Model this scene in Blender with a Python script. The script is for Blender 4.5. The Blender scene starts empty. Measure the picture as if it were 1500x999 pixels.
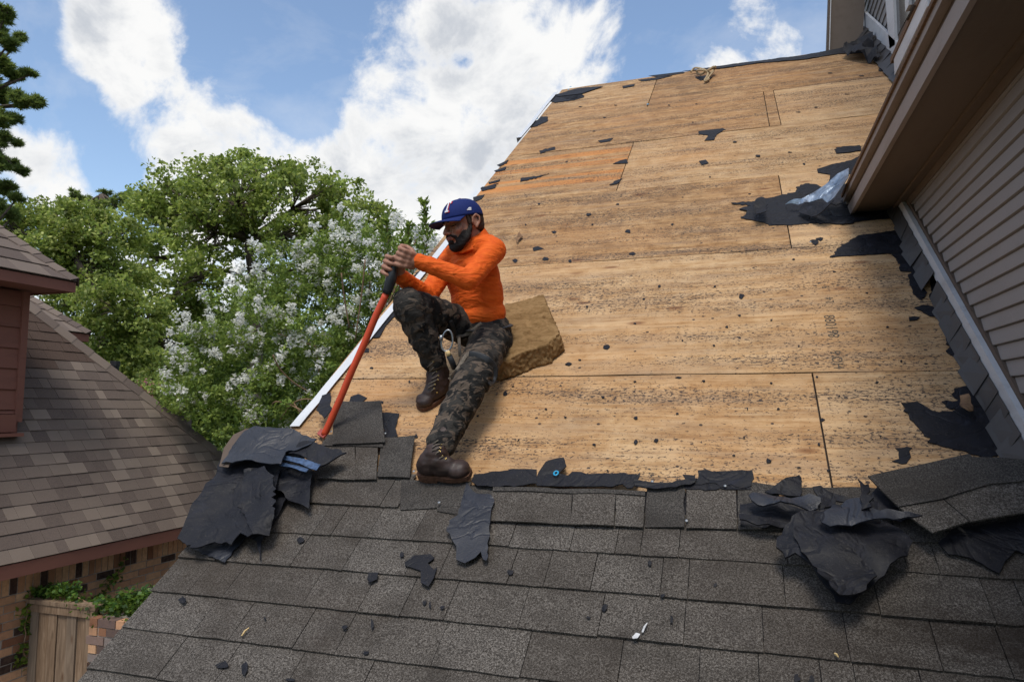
import bpy, bmesh, math, random
import numpy as np
from mathutils import Vector, Matrix, noise as mnoise
from mathutils.geometry import delaunay_2d_cdt
from math import sin, cos, radians, pi, sqrt, atan2
random.seed(7)
scene = bpy.context.scene
COL = scene.collection

# ------------------------------------------------------------------ camera
FPX = 1028.0                      # focal length in photograph pixels (1500 wide)
PITCH, YAW = radians(5.4), radians(18.1)
cam_d = bpy.data.cameras.new('camera'); cam = bpy.data.objects.new('camera', cam_d); COL.objects.link(cam)
cam_d.sensor_width = 36.0; cam_d.lens = FPX/1500*36; cam_d.clip_start = 0.05; cam_d.clip_end = 2000
cam.rotation_euler = (pi/2+PITCH, 0, YAW)
scene.camera = cam
FW = Vector((-sin(YAW)*cos(PITCH), cos(YAW)*cos(PITCH), sin(PITCH)))
RT = Vector((cos(YAW), sin(YAW), 0)); DN = -(RT.cross(FW))
def ray(x, y): return FW + RT*((x-750)/FPX) + DN*((y-499.5)/FPX)

# ------------------------------------------------------------------ sky and sun
SUN_EL, SUN_AZ = radians(60), radians(172)     # azimuth from +Y towards +X
sund = Vector((sin(SUN_AZ)*cos(SUN_EL), cos(SUN_AZ)*cos(SUN_EL), sin(SUN_EL)))
w = bpy.data.worlds.new('World'); scene.world = w; w.use_nodes = True
nt = w.node_tree; nt.nodes.clear()
def N(nt, t, **k):
    n = nt.nodes.new(t)
    for a, b in k.items():
        if hasattr(n, a) and a not in ('Scale',): setattr(n, a, b)
    return n
class NB:
    """small helper around a node tree"""
    def __init__(s, nt): s.nt = nt
    def L(s, a, b): s.nt.links.new(a, b)
    def put(s, sock, v):
        if v is None: return
        if isinstance(v, bpy.types.NodeSocket): s.L(v, sock)
        elif isinstance(v, (tuple, list)) and sock.type == 'RGBA' and len(v) == 3: sock.default_value = (*v, 1)
        else: sock.default_value = v
    def math(s, op, a, b=None, c=None, clamp=False):
        n = s.nt.nodes.new('ShaderNodeMath'); n.operation = op; n.use_clamp = clamp
        s.put(n.inputs[0], a); s.put(n.inputs[1], b)
        if c is not None: s.put(n.inputs[2], c)
        return n.outputs[0]
    def vmath(s, op, a, b=None, out=0):
        n = s.nt.nodes.new('ShaderNodeVectorMath'); n.operation = op
        s.put(n.inputs[0], a)
        if b is not None: s.put(n.inputs[1], b)
        return n.outputs[out]
    def mapping(s, vec, scale=(1,1,1), loc=(0,0,0), rot=(0,0,0)):
        n = s.nt.nodes.new('ShaderNodeMapping'); s.put(n.inputs['Vector'], vec)
        s.put(n.inputs['Scale'], scale); s.put(n.inputs['Location'], loc); s.put(n.inputs['Rotation'], rot)
        return n.outputs[0]
    def noise(s, vec, scale=5, detail=4, rough=.5, dist=0, out=0):
        n = s.nt.nodes.new('ShaderNodeTexNoise'); s.put(n.inputs['Vector'], vec)
        n.inputs['Scale'].default_value = scale; n.inputs['Detail'].default_value = detail
        n.inputs['Roughness'].default_value = rough; n.inputs['Distortion'].default_value = dist
        return n.outputs[out]
    def voronoi(s, vec, scale=5, feature='F1', out='Distance', rnd=1):
        n = s.nt.nodes.new('ShaderNodeTexVoronoi'); n.feature = feature; s.put(n.inputs['Vector'], vec)
        n.inputs['Scale'].default_value = scale; n.inputs['Randomness'].default_value = rnd
        return n.outputs[out]
    def rng(s, v, a, b, c=0, d=1, smooth=False):
        n = s.nt.nodes.new('ShaderNodeMapRange'); s.put(n.inputs[0], v)
        n.inputs[1].default_value = a; n.inputs[2].default_value = b; n.inputs[3].default_value = c; n.inputs[4].default_value = d
        if smooth: n.interpolation_type = 'SMOOTHSTEP'
        return n.outputs[0]
    def mix(s, f, a, b, mode='MIX'):
        n = s.nt.nodes.new('ShaderNodeMix'); n.data_type = 'RGBA'; n.blend_type = mode
        s.put(n.inputs[0], f); s.put(n.inputs[6], a); s.put(n.inputs[7], b)
        return n.outputs[2]
    def ramp(s, f, stops):
        n = s.nt.nodes.new('ShaderNodeValToRGB'); s.put(n.inputs[0], f)
        e = n.color_ramp.elements
        while len(e) < len(stops): e.new(.5)
        for el, (p, c) in zip(e, stops): el.position = p; el.color = (*c, 1)
        return n.outputs[0]
    def coord(s, out='Object'):
        return s.nt.nodes.new('ShaderNodeTexCoord').outputs[out]
    def rand(s): return s.nt.nodes.new('ShaderNodeObjectInfo').outputs['Random']
    def bump(s, h, strength=.3, dist=.01, normal=None):
        n = s.nt.nodes.new('ShaderNodeBump'); n.inputs['Strength'].default_value = strength; n.inputs['Distance'].default_value = dist
        s.put(n.inputs['Height'], h)
        if normal is not None: s.put(n.inputs['Normal'], normal)
        return n.outputs[0]
def srgb(r, g, b):
    f = lambda v: (v/255)/12.92 if v <= 10 else (((v/255)+.055)/1.055)**2.4
    return (f(r), f(g), f(b))

b = NB(nt)
sky = nt.nodes.new('ShaderNodeTexSky'); sky.sky_type = 'NISHITA'; sky.sun_disc = False
sky.sun_elevation = SUN_EL; sky.sun_rotation = SUN_AZ; sky.air_density = 1.0; sky.dust_density = 1.2; sky.ozone_density = 1.6
dirv = b.vmath('NORMALIZE', b.coord('Generated'))
def fsum(l):
    a = l[0]
    for c in l[1:]: a = b.math('ADD', a, c)
    return a
warp = b.noise(dirv, 3.2, 5, .55, out=1)
wdir = b.vmath('ADD', dirv, b.vmath('SCALE', b.vmath('SUBTRACT', warp, (.5, .5, .5))))
for n_ in nt.nodes:
    if n_.type == 'VECT_MATH' and n_.operation == 'SCALE': n_.inputs['Scale'].default_value = .16
def blob(px, py, rad, wgt):
    c = ray(px, py).normalized(); r = rad/FPX
    d = b.vmath('DISTANCE', wdir, tuple(c), out=1)
    return b.math('MULTIPLY', b.rng(d, 0, r, 1, 0, True), wgt)
CL = [(190,10,130,.95),(165,110,110,.9),(100,20,60,.5),(350,150,130,.95),(260,220,120,1.0),(420,190,120,.95),(330,260,140,1.0),(230,80,100,.6),
      (560,130,120,1.0),(620,40,110,.95),(720,30,140,1.1),(840,40,140,1.05),(900,70,90,.7),(700,160,170,1.4),(580,240,150,1.3),(760,260,180,1.4),
      (520,300,120,1.0),(470,240,90,.8),(640,330,160,1.2),(70,240,90,1.1),(20,215,70,.8),(90,305,60,1.0),(1150,40,110,.6),(1190,70,80,.5),(1080,90,60,.25),
      (860,160,120,1.0),(480,380,140,.9),(300,420,200,.9),(100,420,160,.8),(655,78,48,-1.3),(620,90,30,-.6),(380,40,110,-.6),(470,110,60,-.7),(1000,30,80,-.5),(60,110,80,-.6),(165,265,60,-.7),(470,20,60,-.3),(560,335,40,-.25)]
blobs = fsum([blob(*c) for c in CL])
fwd = b.vmath('DOT_PRODUCT', dirv, tuple(FW), out=1)
inview = b.rng(fwd, .70, .80, 0, 1, True)
low = b.rng(b.noise(b.mapping(dirv, loc=(3.1, 1.7, .4)), 1.7, 3, .5), .40, .60, 0, 1.1)
field = b.math('ADD', b.math('MULTIPLY', blobs, inview), b.math('MULTIPLY', low, b.math('SUBTRACT', 1.0, inview)))
nz = b.noise(dirv, 7, 9, .62, .3)
fieldc = b.math('MINIMUM', b.math('MULTIPLY', field, .74), .98)
nz2 = b.noise(b.mapping(dirv, loc=(7, 3, 1)), 24, 7, .62, .2)
fld = b.math('ADD', b.math('ADD', fieldc, b.math('MULTIPLY', b.math('SUBTRACT', nz, .5), 3.3)), b.math('MULTIPLY', b.math('SUBTRACT', nz2, .5), .9))
dens = b.rng(fld, .30, .98, 0, 1, True)
thin = b.math('MULTIPLY', b.rng(b.noise(b.mapping(dirv, loc=(.3, 5, 2), scale=(1, 1, 1.6)), 4.5, 7, .6, .4), .45, .85, 0, .45), 1.0)
cover = b.math('MAXIMUM', dens, thin)
shade = b.rng(b.noise(b.mapping(dirv, loc=(1, 2, 3), scale=(1, 1, 1.7)), 6.5, 8, .6, .4), .42, .68, 0, 1, True)
core = b.rng(fld, .55, 1.3, 0, 1, True)
ccol = b.mix(b.math('MULTIPLY', shade, core), (.83, .83, .825), (.50, .53, .58))
skyc = b.mix(1.0, sky.outputs[0], (.185, .182, .175), 'MULTIPLY')
zz = nt.nodes.new('ShaderNodeSeparateXYZ'); b.L(dirv, zz.inputs[0])
hz = b.rng(zz.outputs[2], -.02, .30, .55, 0, True)
skyc = b.mix(hz, skyc, (.54, .60, .68))
fin = b.mix(cover, skyc, ccol)
bg = nt.nodes.new('ShaderNodeBackground'); bg.inputs['Strength'].default_value = 1.0
b.L(fin, bg.inputs['Color'])
wo = nt.nodes.new('ShaderNodeOutputWorld'); b.L(bg.outputs[0], wo.inputs[0])
sl = bpy.data.lights.new('sun', 'SUN'); so = bpy.data.objects.new('sun', sl); COL.objects.link(so)
sl.energy = 2.1; sl.angle = radians(20); sl.color = (1.0, .94, .84)
so.rotation_euler = sund.to_track_quat('Z', 'Y').to_euler()
scene.view_settings.view_transform = 'Standard'; scene.view_settings.look = 'None'
scene.view_settings.exposure = 0.22; scene.view_settings.gamma = 1.0

# ------------------------------------------------------------------ materials
MATS = {}
def mat(name, fn, rough=.8, spec=.3, metal=0, **kw):
    m = bpy.data.materials.new(name); m.use_nodes = True
    t = m.node_tree; t.nodes.clear(); q = NB(t)
    bs = t.nodes.new('ShaderNodeBsdfPrincipled'); out = t.nodes.new('ShaderNodeOutputMaterial')
    q.L(bs.outputs[0], out.inputs[0])
    bs.inputs['Roughness'].default_value = rough; bs.inputs['Specular IOR Level'].default_value = spec; bs.inputs['Metallic'].default_value = metal
    r = fn(q, bs, out)
    if r is not None: q.put(bs.inputs['Base Color'], r)
    MATS[name] = m
    return m
def objvec(q, rnd=True):
    v = q.coord('Object')
    if not rnd: return v
    c = q.nt.nodes.new('ShaderNodeCombineXYZ'); r = q.rand()
    q.put(c.inputs[0], q.math('MULTIPLY', r, 37.0)); q.put(c.inputs[1], q.math('MULTIPLY', r, 91.0)); q.put(c.inputs[2], q.math('MULTIPLY', r, 13.0))
    return q.vmath('ADD', v, c.outputs[0])

def wood_deck(q, bs, out, stripes=0.0):
    v = objvec(q, True); v0 = q.coord('Object')
    vg = q.mapping(v, scale=(1.3, 17, 1))
    g1 = q.noise(vg, 2.2, 8, .62, .9)
    g2 = q.noise(q.mapping(v, scale=(9, 110, 1)), 2.0, 5, .65, .6)
    iso = q.noise(v, 9, 7, .68, .4)
    big = q.noise(v, 1.1, 3, .5)
    tone = q.rng(q.rand(), 0, 1, -.09, .09)
    f = q.math('ADD', q.math('ADD', q.math('MULTIPLY', g1, .42), q.math('ADD', q.math('MULTIPLY', g2, .20), q.math('MULTIPLY', iso, .38))), tone)
    c = q.ramp(f, [(.36, (.17, .088, .036)), (.44, (.335, .190, .084)), (.50, (.46, .285, .138)), (.59, (.58, .395, .220))])
    c = q.mix(q.rng(big, .42, .72, 0, .40), c, (.46, .215, .075))
    lay = q.noise(q.mapping(v0, scale=(.25, 9, 1)), 1.4, 4, .55)
    c = q.mix(q.rng(lay, .35, .65, .35, 0), c, (.28, .175, .10))
    # greyed weathered streaks
    wst = q.rng(q.noise(q.mapping(v0, scale=(.7, 5, 1)), 2.4, 7, .65, .4), .5, .74, 0, .55)
    c = q.mix(wst, c, (.27, .20, .145))
    if stripes:
        s = q.noise(q.mapping(v0, scale=(.12, 7.0, 1)), 1.0, 3, .45)
        c = q.mix(q.rng(s, .50, .56, 0, stripes, True), c, (.52, .21, .06))
    # felt residue: small horizontal smears and specks in bands
    band = q.rng(q.noise(q.mapping(v0, scale=(.35, 3.2, 1)), 2.0, 3, .5), .34, .62, 0, 1)
    stn = q.rng(q.noise(q.mapping(v0, scale=(.8, 1.3, 1), loc=(8, 2, 0)), 2.1, 7, .68, .5), .50, .66, 0, .5)
    c = q.mix(q.math('MULTIPLY', stn, .7), c, (.22, .125, .060))
    knot = q.voronoi(q.mapping(v, scale=(2.2, 5.5, 1)), 1.0)
    c = q.mix(q.rng(knot, .05, .13, .75, 0), c, (.16, .06, .025))
    sp = q.noise(q.mapping(v0, scale=(34, 58, 1)), 1.5, 4, .7, .3)
    s1 = q.rng(q.math('ADD', sp, q.math('MULTIPLY', band, .12)), .652, .69, 0, .9)
    sp2 = q.noise(q.mapping(v0, scale=(6, 95, 1)), 1.5, 5, .7, 1.4)
    s2 = q.rng(q.math('ADD', sp2, q.math('MULTIPLY', band, .14)), .66, .73, 0, .6)
    c = q.mix(s2, c, (.07, .05, .045)); c = q.mix(s1, c, (.03, .028, .032))
    tiny = q.rng(q.math('ADD', q.noise(q.mapping(v0, scale=(60, 85, 1)), 1.0, 3, .7), q.math('MULTIPLY', band, .07)), .645, .68, 0, .85)
    c = q.mix(tiny, c, (.05, .038, .035))
    ln = q.math('ABSOLUTE', q.math('SUBTRACT', q.noise(q.mapping(v0, scale=(.5, 13, 1), loc=(3, 1, 0)), 1.5, 3, .5, .3), .5))
    c = q.mix(q.math('MULTIPLY', q.rng(ln, 0, .006, .7, 0), q.rng(q.noise(v0, 2.2, 3), .5, .62, 0, 1)), c, (.10, .055, .03))
    # nail rows: dark dots under each rafter line
    vr = q.voronoi(q.mapping(v0, scale=(14, 14, 1)), 1.0); vr2 = q.noise(v0, 6.0, 2)
    dots = q.math('MULTIPLY', q.rng(vr, .085, .12, 1, 0), q.rng(vr2, .5, .56, 0, 1))
    c = q.mix(q.math('MULTIPLY', dots, .9), c, (.025, .022, .026))
    h = q.math('ADD', q.math('MULTIPLY', g2, .5), q.math('MULTIPLY', s1, .8))
    q.put(bs.inputs['Normal'], q.bump(h, .35, .004))
    return c
mat('plywood', wood_deck, .82, .2)
mat('plywood_striped', lambda q, bs, o: wood_deck(q, bs, o, .75), .8, .2)
def raw_edge(q, bs, o):
    g = q.noise(q.mapping(objvec(q), scale=(2, 30, 30)), 2, 4)
    return q.ramp(g, [(.3, (.10, .065, .048)), (.7, (.21, .135, .09))])
mat('rusty_wood', raw_edge, .9, .1)

def granules(dark, mid, light, tint_rand=.42):
    def f(q, bs, out):
        v = objvec(q)
        a = q.noise(v, 520, 3, .6)
        a2 = q.noise(v, 190, 2, .5)
        g = q.math('ADD', q.math('MULTIPLY', a, .62), q.math('MULTIPLY', a2, .38))
        c = q.ramp(g, [(.38, dark), (.49, mid), (.60, light)])
        v0 = q.coord('Object')
        st = q.noise(q.mapping(v0, scale=(1.0, 1.6, 1)), 5, 5, .6)
        c = q.mix(q.rng(st, .46, .68, 0, .55), c, tuple(x*.5 for x in mid))
        st2 = q.noise(q.mapping(v0, scale=(.5, .5, 1), loc=(4, 2, 0)), 2.3, 5, .6)
        c = q.mix(q.rng(st2, .52, .66, 0, .45), c, (mid[0]*.62, mid[1]*.5, mid[2]*.4))
        r = q.rand()
        c = q.mix(q.rng(r, 0, 1, 0, tint_rand), c, (mid[0]*.55, mid[1]*.50, mid[2]*.46))
        stain_shade = q.math('MULTIPLY', q.rng(q.vmath('DISTANCE', q.mapping(v0, scale=(1, 2.2, 1)), (.72, 2.2*1.28, 0), out=1), .15, .75, 1, 0), q.rng(q.noise(q.mapping(v0, scale=(1, 2, 1)), 3.2, 6, .65), .40, .56, .15, .85))
        c = q.mix(stain_shade, c, (.022, .016, .012))  # brown stain, deepened so its colour also stands in for house shade
        vor = q.voronoi(v, 300)
        q.put(bs.inputs['Normal'], q.bump(q.math('ADD', vor, a2), .55, .003))
        return c
    return f
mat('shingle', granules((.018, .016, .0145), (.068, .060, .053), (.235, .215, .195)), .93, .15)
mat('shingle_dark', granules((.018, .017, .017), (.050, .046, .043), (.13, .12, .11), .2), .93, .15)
def neighbour_shingle(q, bs, out):
    v = objvec(q); a = q.noise(v, 90, 3, .6)
    r = q.rand()
    c1 = q.ramp(r, [(0, (.095, .074, .066)), (.35, (.130, .102, .090)), (.7, (.165, .132, .112)), (1, (.235, .190, .158))])
    c = q.mix(q.rng(a, .35, .65, 0, .75), c1, q.mix(.5, c1, (.22, .17, .14)))
    big = q.noise(q.coord('Object'), .9, 3)
    c = q.mix(q.rng(big, .4, .7, 0, .3), c, (.08, .062, .055))
    q.put(bs.inputs['Normal'], q.bump(a, .4, .004))
    return c
mat('brown_shingle', neighbour_shingle, .95, .12)
def neigh_stuff(q, bs, out):
    v = q.coord('Object'); a = q.noise(v, 90, 3, .6); n2 = q.voronoi(v, 4, out='Color')
    c = q.mix(.5, q.ramp(a, [(.3, (.06, .04, .034)), (.7, (.15, .11, .085))]), (.09, .06, .05))
    return c
mat('brown_shingle_far', neigh_stuff, .95, .12)
def felt(q, bs, out):
    v = objvec(q); a = q.noise(v, 14, 6, .6); f = q.noise(v, 220, 2)
    c = q.ramp(a, [(.3, (.0045, .0048, .0075)), (.6, (.0085, .0092, .0145)), (.75, (.019, .021, .032))])
    cr = q.math('ABSOLUTE', q.math('SUBTRACT', q.noise(v, 6, 3, .5, 1.2), .5))
    ds = q.noise(v, 150, 4, .7); c = q.mix(q.rng(ds, .60, .70, 0, .5), c, (.10, .09, .08))
    hh = q.math('ADD', q.math('ADD', a, q.math('MULTIPLY', f, .3)), q.rng(cr, 0, .06, -.8, 0))
    q.put(bs.inputs['Normal'], q.bump(hh, .4, .009))
    q.put(bs.inputs['Roughness'], q.rng(a, .3, .7, .5, .72))
    return c
mat('felt', felt, .6, .28)
def felt_sky_sheen(q, bs, out):
    c = felt(q, bs, out); q.put(bs.inputs['Roughness'], q.rng(q.noise(q.coord('Object'), 9, 4), .3, .7, .42, .6)); return q.mix(.35, c, (.026, .033, .052))  # bluish sky sheen mixed into the felt's base colour
mat('felt_sky_sheen', felt_sky_sheen, .4, .5)
def flat(c, n=.12, sc=30, bumpd=.002, rr=None):
    def f(q, bs, out):
        v = objvec(q); a = q.noise(v, sc, 5, .6)
        if bumpd: q.put(bs.inputs['Normal'], q.bump(a, .3, bumpd))
        d = tuple(x*(1-n*2.2) for x in c); l = tuple(min(1, x*(1+n*1.6)) for x in c)
        return q.ramp(a, [(.3, d), (.7, l)])
    return f
def painted(c, dirt=(.12, .10, .085), amt=.35):
    def f(q, bs, out):
        v = objvec(q); a = q.noise(q.mapping(v, scale=(1, .25, 1)), 9, 7, .65); s = q.noise(v, 60, 4, .6)
        col = q.mix(q.rng(a, .5, .78, 0, amt), c, dirt)
        col = q.mix(q.rng(s, .62, .72, 0, amt*.8), col, dirt)
        q.put(bs.inputs['Normal'], q.bump(s, .25, .002))
        return col
    return f
mat('siding_vinyl', painted((.235, .222, .222), (.13, .12, .115), .35), .6, .3)
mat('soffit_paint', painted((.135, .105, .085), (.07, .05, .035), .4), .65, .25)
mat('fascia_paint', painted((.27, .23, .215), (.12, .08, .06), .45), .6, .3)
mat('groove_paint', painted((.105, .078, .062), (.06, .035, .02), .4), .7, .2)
mat('trim_white', painted((.50, .51, .54), (.22, .2, .19), .5), .5, .35)
mat('drip_metal', painted((.62, .64, .67), (.25, .24, .24), .3), .35, .5)
mat('flashing_brown', painted((.050, .046, .046), (.025, .022, .02), .5), .5, .4, .1)
def galv(q, bs, o):
    v = objvec(q); a = q.noise(v, 9, 5, .6, .8); r = q.noise(v, 22, 5, .7)
    q.put(bs.inputs['Roughness'], q.rng(a, .3, .7, .22, .55))
    q.put(bs.inputs['Normal'], q.bump(a, .5, .02))
    c = q.ramp(a, [(.3, (.08, .11, .15)), (.5, (.26, .32, .40)), (.7, (.55, .62, .70))])
    return q.mix(q.rng(r, .52, .66, 0, .75), c, (.10, .08, .07))
mat('galvanised', galv, .35, .5, .75)
mat('galv_blue', flat((.06, .105, .20), .3, 60, .002), .4, .5, .4)
mat('steel', flat((.30, .32, .34), .12, 60, .0005), .4, .5, .9)
mat('brass', flat((.62, .45, .17), .08, 40, 0), .3, .5, 1.0)
mat('red_paint', painted((.24, .105, .078), (.11, .055, .045), .45), .75, .2)
mat('black_plastic', flat((.022, .024, .028), .2, 30), .5, .4)
mat('black_glass', flat((.03, .033, .037), .1, 3, 0), .12, .5)
def brickm(cols):
    def f(q, bs, out):
        v = objvec(q); a = q.noise(v, 28, 6, .65); c = q.ramp(q.rand(), cols); 
        q.put(bs.inputs['Normal'], q.bump(a, .6, .006))
        return q.mix(q.rng(a, .35, .7, 0, .7), c, q.mix(.6, c, (.20, .13, .09)))
    return f
mat('brick', brickm([(0, (.035, .022, .020)), (.08, (.045, .026, .024)), (.10, (.20, .082, .045)), (.28, (.46, .25, .145)), (.55, (.58, .345, .20)), (.8, (.66, .42, .25)), (1, (.60, .33, .19))]), .92, .15)
mat('brick_dirty', brickm([(0, (.06, .05, .05)), (.3, (.16, .11, .10)), (.45, (.24, .23, .23)), (.6, (.22, .10, .065)), (1, (.30, .12, .07))]), .92, .15)
mat('mortar', flat((.38, .34, .30), .15, 25, .004), .95, .1)
def picket(q, bs, out):
    v = objvec(q); g = q.noise(q.mapping(v, scale=(9, 9, .8)), 4, 6, .6, .8); k = q.voronoi(q.mapping(v, scale=(5, 5, 1.6)), 1.3)
    c = q.ramp(g, [(.3, (.12, .075, .045)), (.5, (.22, .145, .092)), (.7, (.33, .235, .16))])
    c = q.mix(q.rng(q.rand(), 0, 1, 0, .55), c, (.17, .145, .12))
    c = q.mix(q.rng(k, .04, .12, .7, 0), c, (.09, .04, .02))
    q.put(bs.inputs['Normal'], q.bump(g, .4, .004))
    return c
mat('fence_wood', picket, .88, .15)
def foam(q, bs, out):
    v = q.coord('Object'); a = q.noise(q.mapping(v, scale=(1, 1.5, 1)), 16, 7, .7, .6); p = q.voronoi(v, 32)
    c = q.ramp(a, [(.28, (.095, .053, .022)), (.45, (.215, .130, .058)), (.62, (.30, .190, .090))])
    c = q.mix(q.rng(p, .1, .24, .45, 0), c, (.10, .06, .02))
    q.put(bs.inputs['Normal'], q.bump(q.math('ADD', a, q.math('MULTIPLY', p, .5)), .8, .015))
    return c
mat('foam', foam, .97, .05)
def camo(q, bs, out):
    v = q.mapping(q.coord('Object'), scale=(1.0, 1.0, 1.0), rot=(.3, .5, .9))
    a = q.noise(q.mapping(v, scale=(1, 1, 2.1)), 15, 3, .5, 1.2); c2 = q.noise(q.mapping(v, loc=(5, 3, 1), scale=(1.9, 1, 1)), 17, 3, .5, 1.0)
    d = q.noise(q.mapping(v, loc=(9, 8, 1)), 11, 2, .5, .8)
    c = q.mix(q.rng(d, .47, .51, 0, 1), (.016, .016, .016), (.040, .037, .034))
    c = q.mix(q.rng(a, .555, .585, 0, 1), c, (.110, .086, .068))
    c = q.mix(q.rng(c2, .60, .625, 0, 1), c, (.085, .066, .052))
    wv = q.noise(v, 700, 2)
    wr = q.noise(q.mapping(v, scale=(1, 1, 2.6)), 26, 4, .55, 1.4)
    q.put(bs.inputs['Normal'], q.bump(q.math('ADD', q.math('MULTIPLY', wv, .08), wr), .75, .012))
    return c
mat('camo_cloth', camo, .92, .15)
def shirt(q, bs, out):
    v = q.coord('Object')
    wr = q.noise(q.mapping(v, scale=(1, 1, 2.6), rot=(.5, .25, .3)), 9, 3, .5, 2.2)
    a = q.noise(v, 500, 2)
    q.put(bs.inputs['Normal'], q.bump(q.math('ADD', wr, q.math('MULTIPLY', a, .04)), .65, .020))
    return q.mix(q.rng(wr, .3, .7, 0, 1), (.62, .085, .008), (.77, .135, .016))
mat('orange_cloth', shirt, .75, .2)
mat('cap_cloth', flat((.010, .022, .120), .08, 300, .001), .8, .2)
mat('cap_button', flat((.012, .028, .16), .05, 100, 0), .8, .2)
mat('white_thread', flat((.75, .76, .80), .05, 200, .0004), .8, .2)
mat('red_thread', flat((.50, .02, .035), .05, 200, .0004), .8, .2)
def skin(c):
    def f(q, bs, out):
        v = q.coord('Object'); a = q.noise(v, 40, 4, .6)
        bs.inputs['Subsurface Weight'].default_value = .12; bs.inputs['Subsurface Radius'].default_value = (.01, .004, .002)
        q.put(bs.inputs['Normal'], q.bump(q.noise(v, 300, 2), .15, .001))
        return q.mix(q.rng(a, .35, .7, 0, .6), c, (c[0]*.75, c[1]*.62, c[2]*.58))
    return f
mat('skin', skin((.36, .185, .125)), .55, .35)
mat('hair_dark', flat((.014, .011, .010), .3, 260, .004), .75, .3)
mat('hair_short', flat((.055, .038, .030), .3, 300, .003), .8, .2)
mat('eye_white', flat((.45, .42, .40), .05, 40, 0), .3, .5)
mat('lip', flat((.26, .10, .085), .08, 60, .0005), .5, .4)
def leather(q, bs, out):
    v = q.coord('Object'); a = q.noise(v, 22, 6, .6, .5)
    q.put(bs.inputs['Normal'], q.bump(a, .5, .006)); q.put(bs.inputs['Roughness'], q.rng(a, .3, .7, .42, .72))
    return q.ramp(a, [(.3, (.018, .010, .009)), (.6, (.042, .022, .018)), (.8, (.075, .043, .034))])
mat('leather', leather, .45, .5)
mat('sole', flat((.11, .055, .035), .2, 60), .8, .2)
mat('web_strap', flat((.16, .135, .11), .2, 200, .001), .85, .2)
mat('tool_orange', painted((.62, .075, .028), (.25, .05, .03), .35), .45, .4)
mat('tool_blade', flat((.30, .06, .045), .25, 30), .5, .4)
mat('rope', flat((.42, .32, .2), .25, 150, .002), .9, .1)
mat('straw', flat((.62, .45, .22), .2, 60), .8, .2)
mat('debris_white', flat((.55, .56, .58), .1, 60), .6, .4)
mat('blue_cap', flat((.02, .35, .62), .08, 60, 0), .4, .5)
mat('ink', flat((.11, .09, .07), .3, 200, 0), .95, .05)
mat('dead_leaf', flat((.22, .13, .075), .2, 40), .8, .2)
def bark(q, bs, out):
    v = q.coord('Object'); a = q.noise(q.mapping(v, scale=(6, 6, 1)), 3, 6, .65)
    q.put(bs.inputs['Normal'], q.bump(a, .7, .03))
    return q.ramp(a, [(.3, (.045, .035, .028)), (.7, (.17, .135, .11))])
mat('bark', bark, .95, .1)
mat('twig_brown', flat((.24, .155, .10), .15, 20), .9, .1)
def leafm(tr=.35, TR=(.30, .38, .05)):
    def f(q, bs, out):
        at = q.nt.nodes.new('ShaderNodeAttribute'); at.attribute_name = 'tint'
        t = q.nt.nodes.new('ShaderNodeBsdfTranslucent'); mx = q.nt.nodes.new('ShaderNodeMixShader')
        q.L(at.outputs['Color'], bs.inputs['Base Color'])
        q.put(t.inputs['Color'], q.mix(.4, at.outputs['Color'], TR))
        mx.inputs[0].default_value = tr
        q.L(bs.outputs[0], mx.inputs[1]); q.L(t.outputs[0], mx.inputs[2]); q.L(mx.outputs[0], out.inputs[0])
    return f
mat('leaf', leafm(.48), .5, .35)
mat('petal', leafm(.45, (.9, .9, .86)), .7, .2)
def grass(q, bs, out):
    v = q.coord('Object'); a = q.noise(v, 3, 8, .7)
    return q.ramp(a, [(.3, (.03, .05, .015)), (.7, (.09, .12, .04))])
mat('concrete', flat((.40, .38, .35), .15, 12, .004), .9, .2)
mat('lawn', grass, .95, .1)

# ------------------------------------------------------------------ object helpers
def tag(o, label=None, cat=None, group=None, kind=None):
    if label: o['label'] = label
    if cat: o['category'] = cat
    if group: o['group'] = group
    if kind: o['kind'] = kind
    return o
def smooth(me, on=True):
    me.polygons.foreach_set('use_smooth', [on]*len(me.polygons))
def thing(name, label, cat, loc=(0, 0, 0), group=None):
    o = bpy.data.objects.new(name, None); COL.objects.link(o); o.location = loc; o.empty_display_size = .1
    return tag(o, label, cat, group)
def wloc(o):
    v = Vector((0, 0, 0))
    while o is not None: v += o.location; o = o.parent
    return v
def mesh(name, V, F, m, sm=False):
    me = bpy.data.meshes.new(name); me.from_pydata([tuple(v) for v in V], [], F)
    me.validate(); me.update()
    if m: me.materials.append(MATS[m])
    if sm: smooth(me)
    return me
def put(name, me, parent=None, M=None):
    """link a mesh given in world coordinates (or in the frame M) under parent"""
    o = bpy.data.objects.new(name, me); COL.objects.link(o)
    if parent is None:
        if M is not None: o.matrix_world = M
        return o
    o.parent = parent
    if M is None and not parent.get('_deck'): o.location = -wloc(parent)
    elif M is not None and not parent.get('_deck'): o.matrix_local = Matrix.Translation(-wloc(parent)) @ M
    if M is not None or parent.get('_deck'): o['_deck'] = 1
    return o
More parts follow.
